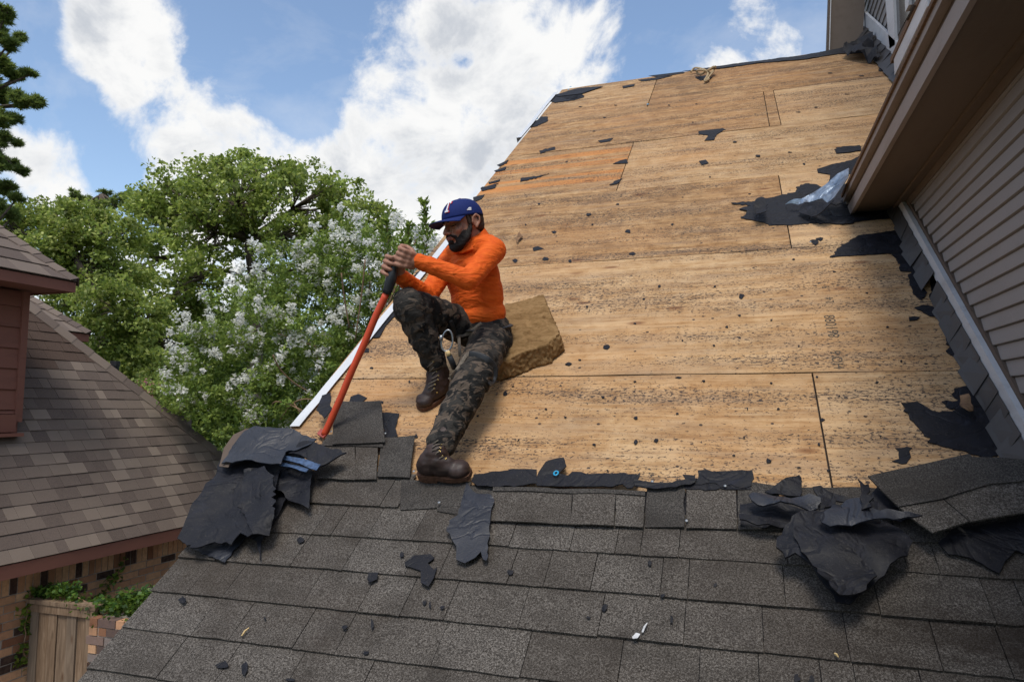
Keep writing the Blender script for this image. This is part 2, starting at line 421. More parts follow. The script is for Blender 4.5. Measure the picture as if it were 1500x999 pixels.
class MB:
    def __init__(s): s.V = []; s.F = []
    def add(s, V, F):
        o = len(s.V); s.V += [Vector(v) for v in V]; s.F += [tuple(i+o for i in f) for f in F]; return s
    def box(s, x0, x1, y0, y1, z0, z1, jit=0):
        V = [(x, y, z) for z in (z0, z1) for y in (y0, y1) for x in (x0, x1)]
        if jit: V = [tuple(c+random.uniform(-jit, jit) for c in v) for v in V]
        return s.add(V, [(0, 2, 3, 1), (4, 5, 7, 6), (0, 1, 5, 4), (2, 6, 7, 3), (0, 4, 6, 2), (1, 3, 7, 5)])
    def prism(s, poly, d):
        """closed polygon of world points extruded by vector d"""
        n = len(poly); d = Vector(d); P = [Vector(p) for p in poly]
        return s.add(P+[p+d for p in P], [tuple(range(n))[::-1], tuple(range(n, 2*n))]+[(i, (i+1) % n, n+(i+1) % n, n+i) for i in range(n)])
    def tube(s, pts, rad, seg=8, closed=False, flat_=None, flatdir=None):
        P = [Vector(p) for p in pts]; n = len(P)
        if not isinstance(rad, (list, tuple)): rad = [rad]*n
        rings = []; prev = None
        for i, p in enumerate(P):
            t = (P[(i+1) % n if closed else min(i+1, n-1)]-P[(i-1) if (closed or i > 0) else 0]).normalized()
            if prev is None:
                a = flatdir.copy() if flatdir is not None else (Vector((0, 0, 1)) if abs(t.z) < .9 else Vector((1, 0, 0)))
            else: a = prev
            if flatdir is not None: a = flatdir.copy()
            a = (a-t*a.dot(t)).normalized(); c = t.cross(a); prev = a
            r = rad[i]; fr = flat_ if flat_ else 1
            rings.append([p+a*(cos(2*pi*k/seg)*r*fr)+c*(sin(2*pi*k/seg)*r) for k in range(seg)])
        V = [v for r in rings for v in r]; F = []
        m = n if closed else n-1
        for i in range(m):
            j = (i+1) % n
            for k in range(seg): F.append((i*seg+k, i*seg+(k+1) % seg, j*seg+(k+1) % seg, j*seg+k))
        if not closed: F += [tuple(range(seg))[::-1], tuple(range((n-1)*seg, n*seg))]
        return s.add(V, F)
    def ell(s, c, r, M=None, seg=14, rings=9):
        c = Vector(c); V = []; F = []
        for i in range(1, rings):
            th = pi*i/rings
            for k in range(seg):
                ph = 2*pi*k/seg; V.append(Vector((r[0]*sin(th)*cos(ph), r[1]*sin(th)*sin(ph), r[2]*cos(th))))
        V += [Vector((0, 0, r[2])), Vector((0, 0, -r[2]))]; T, B = len(V)-2, len(V)-1
        for i in range(rings-2):
            for k in range(seg): F.append((i*seg+k, (i+1)*seg+k, (i+1)*seg+(k+1) % seg, i*seg+(k+1) % seg))
        for k in range(seg):
            F.append((T, k, (k+1) % seg)); F.append((B, (rings-2)*seg+(k+1) % seg, (rings-2)*seg+k))
        if M is not None: V = [M @ v for v in V]
        return s.add([c+v for v in V], F)
    def limb(s, pts, rad, seg=14, step=.03):
        """tapered chain of rings with round ends; rad entries r or (r_a, r_b, dirvec)"""
        for i in range(len(pts)-1):
            a, b_ = Vector(pts[i]), Vector(pts[i+1]); ra, rb = rad[i], rad[i+1]
            n = max(2, int((b_-a).length/step)); t = (b_-a).normalized()
            e1 = t.orthogonal().normalized(); e2 = t.cross(e1)
            V = []; F = []
            rows = []
            for k in range(5): rows.append((a-t*ra*cos(k*pi/10), ra*sin(k*pi/10) if k else ra*.02))
            for k in range(n+1): rows.append((a.lerp(b_, k/n), ra+(rb-ra)*k/n))
            for k in range(4, -1, -1): rows.append((b_+t*rb*cos(k*pi/10), rb*sin(k*pi/10) if k else rb*.02))
            for c, r in rows:
                for q in range(seg): V.append(c+e1*(r*cos(2*pi*q/seg))+e2*(r*sin(2*pi*q/seg)))
            for j in range(len(rows)-1):
                for q in range(seg): F.append((j*seg+q, j*seg+(q+1) % seg, (j+1)*seg+(q+1) % seg, (j+1)*seg+q))
            F += [tuple(range(seg))[::-1], tuple(range((len(rows)-1)*seg, len(rows)*seg))]
            s.add(V, F)
        return s
    def obj(s, name, m, parent=None, M=None, sm=False):
        return put(name, mesh(name, s.V, s.F, m, sm), parent, M)

def remesh(mb, voxel, iters=4, fac=.5):
    me = bpy.data.meshes.new('tmp'); me.from_pydata([tuple(v) for v in mb.V], [], mb.F); me.update()
    bm = bmesh.new(); bm.from_mesh(me); bmesh.ops.recalc_face_normals(bm, faces=bm.faces); bm.to_mesh(me); bm.free()
    o = bpy.data.objects.new('tmp', me); COL.objects.link(o)
    r = o.modifiers.new('r', 'REMESH'); r.mode = 'VOXEL'; r.voxel_size = voxel
    if iters:
        sm = o.modifiers.new('s', 'SMOOTH'); sm.iterations = iters; sm.factor = fac
    dg = bpy.context.evaluated_depsgraph_get(); dg.update()
    out = bpy.data.meshes.new_from_object(o.evaluated_get(dg))
    bpy.data.objects.remove(o)
    return out
def finish(name, me, m, parent, fn=None):
    if fn:
        n = len(me.vertices); nr = [v.normal.copy() for v in me.vertices]
        for v, k in zip(me.vertices, nr): v.co = fn(v.co.copy(), k)
        me.update()
    me.materials.clear(); me.materials.append(MATS[m]); smooth(me); me.name = name
    return put(name, me, parent)
# ------------------------------------------------------------------ the roof deck frame: X along eave, S up slope, H out of the roof
TH = radians(37); DIST = 1.78
ES = Vector((0, cos(TH), sin(TH))); EN = Vector((0, -sin(TH), cos(TH)))
DM = Matrix(((1, 0, 0, 0), (0, ES.y, EN.y, 0), (0, ES.z, EN.z, 0), (0, 0, 0, 1))); DM.translation = -DIST*EN
DMI = DM.inverted()
def G(x, y, h=0.0):
    r = ray(x, y); return r*((-DIST+h)/EN.dot(r))
def DX(x, y, h=0.0):
    p = DMI @ G(x, y, h); return (p.x, p.y)
def hitX(x, y, X): r = ray(x, y); return r*(X/r.x)
def hitY(x, y, Y): r = ray(x, y); return r*(Y/r.y)
def hitZ(x, y, Z): r = ray(x, y); return r*(Z/r.z)
def C(x, y, d): return ray(x, y)*d
def plane_hit(x, y, n, c): r = ray(x, y); return r*(c/n.dot(r))
def torn(poly, amp=.012, seg=.03, seed=0):
    rr = random.Random(seed); out = []; seg = min(seg, .016) if amp > .0035 else seg
    n = len(poly)
    for i in range(n):
        a = Vector(poly[i][:2]); c = Vector(poly[(i+1) % n][:2]); L = (c-a).length
        k = max(1, int(L/seg)); nn = Vector((-(c-a).y, (c-a).x)).normalized() if L > 0 else Vector((0, 0))
        for j in range(k):
            p = a.lerp(c, j/k)
            gt = .15+1.9*max(0, mnoise.noise(Vector((p.x*7, p.y*7, seed*.37+2)))+.12)
            p = p+nn*gt*(rr.uniform(-amp, amp)*1.3+amp*mnoise.noise(Vector((p.x*60, p.y*60, seed))))*min(1, L/.05)
            out.append((p.x, p.y))
    return out
def sheet_mesh(name, poly, hf, thick, m, grid=.05, jit=.2, sm=False):
    """a thin sheet with real thickness over a polygon in deck coordinates, height from hf(x, s)"""
    xs = [p[0] for p in poly]; ys = [p[1] for p in poly]; pts = [Vector(p) for p in poly]; nb = len(poly)
    def inside(x, y):
        c = False
        for i in range(nb):
            x1, y1 = poly[i]; x2, y2 = poly[i-1]
            if (y1 > y) != (y2 > y) and x < (x2-x1)*(y-y1)/(y2-y1)+x1: c = not c
        return c
    if grid:
        nx = int((max(xs)-min(xs))/grid)+1; ny = int((max(ys)-min(ys))/grid)+1
        for i in range(nx):
            for j in range(ny):
                x = min(xs)+(i+.5+random.uniform(-jit, jit))*grid; y = min(ys)+(j+.5+random.uniform(-jit, jit))*grid
                if inside(x, y): pts.append(Vector((x, y)))
    r = delaunay_2d_cdt(pts, [], [list(range(nb))], 1, 1e-5)
    vs, fs = r[0], r[2]
    n = len(vs); V = []; F = []
    H = [hf(v.x, v.y) for v in vs]
    H = [h if isinstance(h, Vector) else Vector((v.x, v.y, h)) for h, v in zip(H, vs)]
    V = H+[h-Vector((0, 0, thick)) for h in H]
    cnt = {}
    for f in fs:
        F.append(tuple(f)); F.append(tuple(i+n for i in reversed(f)))
        for i in range(len(f)):
            a, c = f[i], f[(i+1) % len(f)]; cnt[(a, c)] = 1
    for (a, c) in list(cnt):
        if (c, a) not in cnt: F.append((c, a, a+n, c+n))
    me = mesh(name, V, F, m, True); me.set_sharp_from_angle(angle=radians(38)); return me
def pxpoly(pts, h=0.0): return [DX(x, y, h) for x, y in pts]

RX = -2.02                           # rake (left edge)
XW = 0.90                            # lower side wall
S_R = DX(1000, 106)[1]               # ridge
house = thing('house', 'house being reroofed, bare plywood above grey shingles, vinyl siding on the right', 'house', (0, 0, -4.3))
# deck board under the sheets
b_ = MB().box(RX+.02, 3.2, -1.2, S_R-.01, -.18, -.024)
deck = b_.obj('roof_deck', 'groove_paint', house, DM)
# plywood sheets
SC = [1.30, 2.60, 3.82, 5.03, 6.24, 7.45, S_R]
xa = DX(1190, 548)[0]; xc = DX(1157, 350)[0]; xc2 = DX(1142, 265)[0]; xd = DX(917, 240)[0]; xe1 = DX(1122, 156)[0]; xe2 = DX(1138, 156)[0]; xf = DX(955, 137)[0]
rows = [[RX, xa, 3.2], [RX, 3.2], [RX, xc, 3.2], [RX, xd, 3.2], [RX, xe1, xe2, 3.2], [RX, xf, 3.2]]
for i, r in enumerate(rows):
    for j in range(len(r)-1):
        g = .0035; x0, x1 = r[j]+(g if j else 0), r[j+1]-g
        hh = random.uniform(-.0015, .0015)
        sag = random.uniform(-.006, .006)
        m_ = MB(); n = max(1, int((x1-x0)/.25))
        V = []; F = []
        for k in range(n+1):
            x = x0+(x1-x0)*k/n; e = (random.uniform(-.0015, .0015), random.uniform(-.0015, .0015))
            hz_ = hh+.0015*sin(k*2.1+i)
            V += [(x, SC[i]+g+e[0], hz_), (x, SC[i+1]-g+e[1], hz_), (x, SC[i+1]-g+e[1], hz_-.015), (x, SC[i]+g+e[0], hz_-.015)]
        for k in range(n):
            a = 4*k; c = a+4
            F += [(a, c, c+1, a+1), (a+1, c+1, c+2, a+2), (a+2, c+2, c+3, a+3), (a+3, c+3, c, a)]
        F += [(0, 1, 2, 3), (4*n+3, 4*n+2, 4*n+1, 4*n)]
        m_.add(V, F)
        o = m_.obj('plywood_sheet', 'plywood_striped' if (i == 3 and j == 0) else 'plywood', deck)
        if i == 3 and j == 0: o['label'] = 'plywood sheet with orange and pale stripes'
        if i == 4 and j == 1: o['label'] = 'narrow plywood patch strip'
# faint stamped print on the second row of sheets
def stamp(txt, px, py, size, rot):
    cu = bpy.data.curves.new('t', 'FONT'); cu.body = txt; cu.size = size; cu.align_x = 'CENTER'; cu.extrude = .0004
    t = bpy.data.objects.new('t', cu); COL.objects.link(t)
    me = bpy.data.meshes.new_from_object(t.evaluated_get(bpy.context.evaluated_depsgraph_get())); bpy.data.objects.remove(t)
    x, s = DX(px, py); me.transform(Matrix.Translation((x, s, .0022)) @ Matrix.Rotation(rot, 4, 'Z'))
    me.materials.clear(); me.materials.append(MATS['ink'])
    return put('ink_stamp', me, deck)
stamp('861088', 1226, 478, .066, pi/2); stamp('HO 6', 1234, 527, .060, pi/2); stamp('L4', 1221, 440, .055, pi/2); stamp('9', 1216, 421, .055, pi/2)
# back slope, gable wall
b_ = MB(); rp = DM @ Vector((0, S_R, 0))
b_.prism([(RX, rp.y+.02, rp.z-.01), (RX, rp.y+6, rp.z-4.5), (RX, rp.y+6, rp.z-4.7), (RX, rp.y+.02, rp.z-.2)], (9, 0, 0)).obj('back_roof_slope', 'shingle_dark', house)
e0 = DM @ Vector((0, -1.15, -.18))
b_ = MB().prism([(RX+.12, e0.y, e0.z), (RX+.12, rp.y, rp.z-.22), (RX+.12, rp.y+5.8, rp.z-4.6), (RX+.12, rp.y+5.8, -4.3), (RX+.12, e0.y, -4.3)], (.15, 0, 0)).obj('gable_wall', 'siding_vinyl', house)
b_ = MB().box(RX+.12, 3.2, e0.y+.25, e0.y+.4, -4.3, e0.z).obj('front_wall', 'siding_vinyl', house)
MB().box(RX-.0, RX+.10, -1.2, S_R, -.2, -.027).obj('rake_board', 'fascia_paint', house, DM)

# ------------------------------------------------------------------ shingles in courses
EXPO = 0.1535
S_TOP = DX(640, 745, .024)[1]                 # a course line measured in the photograph
shf = MB().box(RX, 1.02, -1.2, S_TOP+.15, .001, .006).obj('shingle_underlay', 'felt', deck)
shroof = shf
def tab(x0, x1, s0, s1, hb, name='shingle', m='shingle', parent=None, skew=0.0, over=.002, lab=None, yj=.0022):
    """one shingle tab: thick butt at s0, thin top at s1"""
    n = 4; V = []; F = []; rr = random
    for k in range(n+1):
        x = x0+(x1-x0)*k/n; e = rr.uniform(-yj, yj); sk = skew*(k/n-.5)
        V += [(x, s0+e+sk, hb+rr.uniform(-.001, .001)), (x, s1+sk, hb-.0105), (x, s1+sk, hb-.0135), (x, s0+e+sk, hb-.0085)]
    for k in range(n):
        a = 4*k; c = a+4
        F += [(a, c, c+1, a+1), (a+1, c+1, c+2, a+2), (a+2, c+2, c+3, a+3), (a+3, c+3, c, a)]
    F += [(0, 1, 2, 3), (4*n+3, 4*n+2, 4*n+1, 4*n)]
    o = MB().add(V, F).obj(name, m, parent or shroof)
    if lab: o['label'] = lab
    return o
rng = random.Random(5)
ncourse = 14; X590 = DX(592, 725, .024)[0]
for c in range(ncourse):
    s0 = S_TOP-EXPO*c; x = RX-.012+rng.uniform(-.004, .004)
    first = True; rise = rng.uniform(-.002, .002)
    while x < 1.0:
        wd = rng.choice([.08, .12, .15, .18, .21, .24, .27, .32])
        if first: wd = rng.uniform(.15, .34); first = False
        x1 = min(x+wd, 1.02)
        if 1.02-x1 < .06: x1 = 1.02
        if c == 0 and x1 > X590: x1 = X590
        tab(x+.0012, x1-.0012, s0-.0015+rng.uniform(-.0018, .0018), s0+EXPO*1.25, .0245+rise+rng.uniform(-.0012, .0022), yj=.0016)
        x = x1
        if c == 0 and x >= X590-.01: break
# upper broken course: exposed granule pieces, then dark headlaps up to the torn felt edge
def ptab(q, m, name='shingle', h=.03, th=.005, lab=None, amp=.003, par=None):
    me = sheet_mesh(name, torn(pxpoly(q, h), amp, .05, len(q)*7+int(q[0][0])), lambda x, s: h+.002*sin(x*23)+.001*sin(s*40), th, m, grid=.08)
    o = put(name, me, par or shroof)
    if lab: o['label'] = lab
    return o
ptab([(588, 702), (690, 706), (684, 741), (586, 746)], 'shingle_dark', h=.024)
ptab([(640, 712), (722, 712), (724, 762), (640, 748)], 'shingle_dark', h=.023)
ptab([(722, 714), (838, 717), (836, 767), (718, 762)], 'shingle', h=.035)
ptab([(839, 717), (902, 719), (899, 769), (837, 767)], 'shingle', h=.037)
ptab([(903, 719), (945, 720), (942, 771), (900, 769)], 'shingle', h=.035)
ptab([(722, 712), (945, 718), (945, 724), (722, 718)], 'shingle_dark', h=.041)
ptab([(948, 706), (1003, 707), (1002, 771), (944, 771)], 'shingle_dark', h=.028)
ptab([(1006, 703), (1078, 704), (1079, 774), (1005, 773)], 'shingle', h=.029)
ptab([(1080, 704), (1140, 712), (1145, 775), (1081, 774)], 'shingle_dark', h=.029)
for q in [(1150, 712, 1300, 716, 1310, 790, 1152, 780), (1302, 720, 1500, 730, 1500, 800, 1312, 790)]:
    ptab([(q[0], q[1]), (q[2], q[3]), (q[4], q[5]), (q[6], q[7])], 'shingle_dark', h=.026)
# stained strips on a scuffed shingle
# rake metal
def drip(pxs, name, m, wid=.035, h=.012, lift=0.0, par=None):
    P = [Vector((*DX(x, y), 0)) for x, y in pxs]
    V = []; F = []
    for i, p in enumerate(P):
        hh = h+lift*abs(sin(i*1.7))
        V += [(p.x, p.y, hh), (p.x+wid, p.y, hh+.001), (p.x+wid, p.y, hh-.001), (p.x+.003, p.y, hh-.002), (p.x+.003, p.y, hh-.05), (p.x, p.y, hh-.05)]
    n = 6
    for i in range(len(P)-1):
        for k in range(n): F.append((i*n+k, (i+1)*n+k, (i+1)*n+(k+1) % n, i*n+(k+1) % n))
    F += [tuple(range(n)), tuple(range((len(P)-1)*n, len(P)*n))[::-1]]
    return MB().add(V, F).obj(name, m, par or deck)
drip([(426, 628), (440, 611), (462, 586), (478, 566), (500, 540), (530, 503), (560, 466), (574, 450), (600, 420), (628, 386), (655, 352)], 'drip_edge', 'drip_metal', .052, .016)['label'] = 'white metal drip edge along the lower rake'
drip([(757, 205), (775, 184), (795, 158), (812, 138)], 'drip_edge', 'drip_metal', .05, .02)['label'] = 'white metal drip edge at the top of the rake'
MB().box(RX-.008, RX+.03, -1.2, S_TOP-.1, -.02, .002).obj('drip_edge', 'groove_paint', deck)

# ------------------------------------------------------------------ felt remnants stuck to the deck
def remnant(q, amp=.008, h=.0055, th=.0035, wav=.0, seg=.022, name='felt_remnant', m='felt', lab=None):
    poly = torn(pxpoly(q), amp, seg, int(q[0][0]*3+q[0][1]))
    hf = lambda x, s: h+wav*max(0, mnoise.noise(Vector((x*9, s*9, 3.1))))
    o = put(name, sheet_mesh(name, poly, hf, th, m, grid=.06 if wav else 0), deck)
    if lab: o['label'] = lab
    return o
remnant([(812, 141), (846, 131), (884, 128), (852, 139), (818, 143)], .004, .012)
remnant([(808, 142), (838, 137), (856, 141), (838, 148), (815, 151), (806, 150)], .006)
remnant([(825, 143), (853, 139), (856, 143), (840, 148), (829, 146)], .006)
remnant([(780, 180), (800, 171), (803, 178), (786, 186), (775, 188)], .008)
remnant([(792, 172), (803, 172), (800, 180), (780, 187)], .008, .007)
remnant([(790, 222), (812, 216), (814, 220), (800, 223), (792, 226)], .008)
remnant([(763, 262), (800, 257), (805, 255), (785, 262), (762, 267)], .01)
remnant([(728, 243), (745, 235), (742, 240), (732, 245)], .008)
remnant([(724, 251), (742, 245), (740, 250), (726, 253)], .008)
remnant([(704, 276), (728, 270), (726, 276), (706, 281)], .008)
remnant([(693, 290), (710, 286), (706, 292), (694, 297)], .008)
remnant([(716, 268), (732, 264), (731, 267), (718, 270)], .006)
remnant([(876, 207), (899, 203), (893, 208), (880, 210)], .006)
remnant([(935, 118), (965, 114), (985, 112), (960, 118), (940, 120)], .004)
remnant([(912, 127), (930, 124), (929, 127), (913, 130)], .004)
remnant([(1023, 193), (1060, 189), (1062, 191), (1050, 198), (1046, 206), (1032, 207), (1038, 199), (1024, 198)], .006, lab='T-shaped scrap of black felt high on the deck')
remnant([(1024, 237), (1034, 235), (1038, 240), (1028, 243)], .006)
remnant([(1018, 114), (1036, 111), (1043, 115), (1026, 119)], .006)
remnant([(920, 240), (918, 234), (906, 237), (898, 241)], .004)
remnant([(900, 267), (912, 262), (905, 270), (893, 272)], .004)
remnant([(560, 470), (572, 455), (582, 462), (566, 478), (556, 496), (545, 496)], .006, .009, lab='strip of felt under the drip edge behind the raised knee')
remnant([(585, 440), (598, 428), (604, 434), (590, 448)], .006)
remnant([(605, 405), (618, 396), (620, 402), (610, 410)], .006)
remnant([(529, 512), (541, 511), (541, 517), (530, 517)], .004)
remnant([(566, 605), (585, 607), (580, 628), (583, 640), (564, 644), (560, 606)], .008)
remnant([(514, 582), (526, 578), (538, 584), (528, 592), (512, 590)], .008)
remnant([(480, 600), (492, 596), (494, 622), (484, 634), (472, 622)], .008, .085)
# ridge felt
remnant([(1000, 106), (1075, 95), (1180, 82), (1240, 70), (1290, 62), (1300, 78), (1288, 84), (1268, 79), (1230, 80), (1180, 88), (1110, 94), (1060, 101)], .006, .009, .004, .01, .05, lab='ragged felt left along the ridge')
remnant([(950, 112), (1000, 106), (1003, 108), (965, 114)], .003)
remnant([(1300, 90), (1322, 100), (1312, 112), (1294, 106), (1286, 105)], .01, .008)
# right-hand strip of felt beside the flashing
R_ = [[(1224, 217), (1260, 214), (1262, 222), (1225, 226)],
      [(1197, 249), (1222, 241), (1247, 236), (1262, 228), (1262, 252), (1230, 262), (1214, 268), (1216, 257), (1198, 254)],
      [(1167, 275), (1185, 270), (1198, 274), (1215, 280), (1240, 270), (1260, 300), (1160, 310), (1165, 288)],
      [(1071, 299), (1105, 296), (1140, 290), (1166, 284), (1200, 300), (1262, 300), (1330, 318), (1330, 325), (1290, 322), (1262, 325), (1240, 330), (1188, 328), (1160, 331), (1128, 331), (1108, 325), (1085, 321), (1095, 312), (1082, 308), (1100, 302), (1075, 301)],
      [(1215, 378), (1235, 360), (1258, 346), (1290, 342), (1328, 336), (1340, 360), (1345, 400), (1322, 398), (1312, 380), (1305, 373), (1260, 375)],
      [(1340, 395), (1350, 420), (1358, 430), (1350, 442), (1338, 432), (1332, 416), (1330, 404)],
      [(1352, 448), (1366, 450), (1376, 466), (1362, 464), (1340, 452)],
      [(1364, 410), (1382, 418), (1376, 424), (1386, 450), (1372, 446), (1362, 436)],
      [(1384, 492), (1396, 505), (1402, 530), (1394, 522), (1386, 502)],
      [(1320, 592), (1345, 590), (1375, 606), (1400, 602), (1415, 596), (1452, 600), (1470, 640), (1470, 668), (1440, 672), (1398, 656), (1372, 652), (1352, 636), (1330, 612)],
      [(1378, 588), (1402, 588), (1396, 570), (1424, 564), (1440, 590), (1436, 608), (1400, 602), (1384, 598)],
      [(1311, 656), (1338, 658), (1336, 672), (1320, 682), (1312, 678), (1316, 668)],
      [(1331, 466), (1348, 466), (1344, 470), (1332, 471)]]
for i, q in enumerate(R_): remnant(q, .012, .006, .0035, .018 if i in (3, 2, 9) else 0, .03)
# individually visible scraps on the deck (photograph positions, real size)
SCR = [(889, 509, 6, 5), (1086, 435, 5, 4), (787, 365, 9, 4), (799, 380, 5, 3), (754, 383, 4, 3), (835, 383, 3, 2), (927, 373, 6, 3), (920, 340, 4, 3), (862, 315, 4, 2), (812, 341, 4, 2),
       (1193, 355, 7, 5), (1201, 351, 5, 3), (1110, 229, 4, 2), (1157, 224, 5, 2), (1178, 241, 4, 2), (1076, 209, 4, 2), (1110, 303, 3, 2), (1126, 676, 6, 5), (932, 648, 6, 5), (961, 646, 4, 4),
       (740, 577, 4, 4), (752, 567, 4, 2), (994, 554, 6, 3), (833, 534, 6, 3), (849, 528, 3, 2), (1046, 507, 3, 2), (1031, 559, 3, 2), (931, 613, 4, 3), (1205, 616, 6, 4), (1197, 553, 3, 2),
       (992, 607, 3, 2), (1095, 600, 3, 2), (828, 612, 4, 3), (1130, 562, 3, 2), (1222, 399, 4, 2), (1162, 381, 3, 2), (966, 420, 4, 3), (943, 439, 3, 2), (1083, 463, 3, 2), (884, 583, 4, 2),
       (1047, 421, 3, 2), (930, 475, 4, 3), (1065, 480, 3, 2), (1170, 508, 3, 2), (1140, 600, 3, 2), (1290, 640, 3, 2), (1268, 611, 3, 2), (1229, 581, 3, 2), (1285, 561, 3, 2), (1090, 642, 3, 2),
       (1200, 652, 3, 3), (1213, 690, 4, 3), (1170, 686, 4, 2), (1075, 668, 3, 2), (800, 600, 3, 2), (760, 645, 3, 2), (870, 652, 3, 2), (890, 690, 4, 2), (1040, 692, 4, 2), (640, 610, 3, 2),
       (600, 560, 3, 2), (560, 590, 3, 3), (545, 540, 3, 2), (556, 625, 3, 2), (610, 640, 4, 3), (700, 610, 3, 2), (886, 173, 5, 1), (902, 155, 4, 1), (1170, 165, 4, 1), (1195, 158, 4, 1), (1240, 139, 5, 1),
       (1020, 153, 3, 1), (980, 155, 4, 1), (1015, 180, 3, 1), (850, 157, 3, 1), (870, 193, 3, 1), (830, 238, 3, 1), (1262, 112, 5, 1), (1216, 108, 5, 1), (1270, 430, 4, 2), (1300, 480, 4, 2), (1320, 530, 3, 2),
       (1040, 260, 3, 2), (1098, 285, 3, 1), (905, 300, 3, 2), (868, 330, 3, 2), (790, 300, 3, 2), (770, 330, 3, 2), (985, 330, 3, 2), (1000, 290, 3, 1), (1130, 470, 3, 2), (1000, 500, 3, 2), (780, 490, 3, 2), (860, 450, 3, 2), (930, 560, 3, 2)]
for i, (x, y, a, c) in enumerate(SCR):
    if i > 12: a *= random.Random(i).uniform(.45, .95); c *= random.Random(i+500).uniform(.5, .95)
    n = 9; rr = random.Random(i*13+1); q = []
    for k in range(n):
        t = 2*pi*k/n; r = rr.uniform(.65, 1.25); q.append((x+a*r*cos(t)*rr.uniform(.8, 1.15), y-c*r*sin(t)*rr.uniform(.6, 1.1)))
    poly = pxpoly(q)
    put('felt_scrap', sheet_mesh('felt_scrap', poly, lambda x, s: .0048, .0015, 'felt', 0), deck)
# torn felt edge between the shingles and the deck
def edge(q, h, wav, lab=None, amp=.006, m='felt', name='torn_felt_strip', lift=None):
    poly = torn(pxpoly(q, h), amp, .03, int(q[0][0]*5+q[0][1])); s_lo = min(p[1] for p in poly)
    def hf(x, s):
        v = h+wav*mnoise.noise(Vector((x*7, s*11, 1.3)))
        if lift: v += lift*((s-s_lo)/.1)**2
        return v
    o = put(name, sheet_mesh(name, poly, hf, .004, m, grid=.04, sm=False), deck)
    if lab: o['label'] = lab
edge([(690, 704), (694, 694), (720, 690), (785, 688), (786, 706), (760, 712), (700, 712)], .036, .01)
edge([(745, 687), (786, 688), (786, 708), (742, 708)], .036, .006)
edge([(784, 702), (790, 690), (800, 677), (812, 672), (826, 670), (830, 682), (818, 692), (832, 695), (838, 690), (852, 691), (862, 696), (856, 712), (786, 711)], .034, .006)
edge([(855, 694), (941, 693), (933, 706), (926, 712), (856, 712)], .037, .004)
edge([(928, 702), (950, 704), (975, 707), (1000, 702), (1022, 700), (1018, 708), (990, 712), (960, 714), (930, 711)], .048, .012, lift=.0)
edge([(1000, 695), (1020, 697), (1018, 704), (1004, 702)], .04, .008)
edge([(1022, 689), (1102, 689), (1101, 711), (1020, 709)], .036, .004)
edge([(1000, 707), (1100, 708), (1100, 716), (1004, 716)], .033, .002)
mb = MB(); x, s = DX(817, 705)
mb.tube([(x+.008*cos(t), s+.011*sin(t), .041) for t in [2*pi*k/14 for k in range(14)]], .003, 6, True).obj('blue_nail_cap', 'blue_cap', deck)
for (px_, py_) in [(361, 0)]: pass
for (px_, py_) in [(489+0, 642), (610, 701), (568, 645), (647, 747), (1007, 775), (1063, 724), (1187, 364), (957, 717)]:
    x, s = DX(px_, py_); MB().ell((x, s, .04), (.006, .006, .0025), None, 8, 5).obj('nail_head', 'steel', deck)
for (x0_, y0_) in [(805, 129), (833, 133), (787, 176), (949, 155)]:
    x, s = DX(x0_ if x0_ != 805 else 836, y0_); MB().ell((x, s, .014), (.014, .014, .003), None, 8, 5).obj('blue_nail_cap', 'blue_cap', deck)

# ------------------------------------------------------------------ right-hand lower wall, trim, step flashing
wall = MB().box(XW+.014, XW+.2, -.6, 6.0, -4.3, 2.2)
DS = lambda s: DM @ Vector((0, s, 0))
corner = hitX(1322, 303, XW)
ZS = corner.z                                     # soffit height
YC = (ZS+DIST/cos(TH))/math.tan(TH)               # where the deck reaches the soffit height
dk = lambda y: y*math.tan(TH)-DIST/cos(TH)
XF = hitZ(1247, 318, ZS).x                        # fascia
YE = hitZ(1247, 318, ZS).y
side = MB().prism([(XW+.012, -1.2, -4.3), (XW+.012, corner.y+.02, -4.3), (XW+.012, corner.y+.02, ZS), (XW+.012, -1.2, ZS)], (.2, 0, 0)).obj('side_wall', 'siding_vinyl', house)
# lap siding boards
zb0 = hitX(1500, 550.4, XW).z; pitch_ = (hitX(1500, 306, XW).z-zb0)/9.0
z = zb0-pitch_*9
while z < ZS-.002:
    z1 = min(z+pitch_, ZS); 
    ye = min((max(z, -1.3)+DIST/cos(TH))/math.tan(TH)+.02, corner.y)
    y2 = min((z1+DIST/cos(TH))/math.tan(TH)+.02, corner.y)
    if z1-z > .01:
        V = [(XW-.003, -1.1, z), (XW-.003, ye, z), (XW-.012, ye, z+.003), (XW-.012, -1.1, z+.003), (XW-.011, ye, z+.012), (XW-.011, -1.1, z+.012), (XW-.002, y2, z1-.002), (XW-.002, -1.1, z1-.002), (XW+.014, y2, z1), (XW+.014, -1.1, z1), (XW+.014, ye, z), (XW+.014, -1.1, z)]
        F = [(0, 1, 2, 3), (3, 2, 4, 5), (5, 4, 6, 7), (7, 6, 8, 9), (0, 11, 10, 1), (1, 10, 8, 6), (1, 6, 4), (1, 4, 2), (0, 3, 5), (0, 5, 7), (0, 7, 9), (0, 9, 11)]
        MB().add(V, F).obj('siding_board', 'siding_vinyl', side)
    z += pitch_
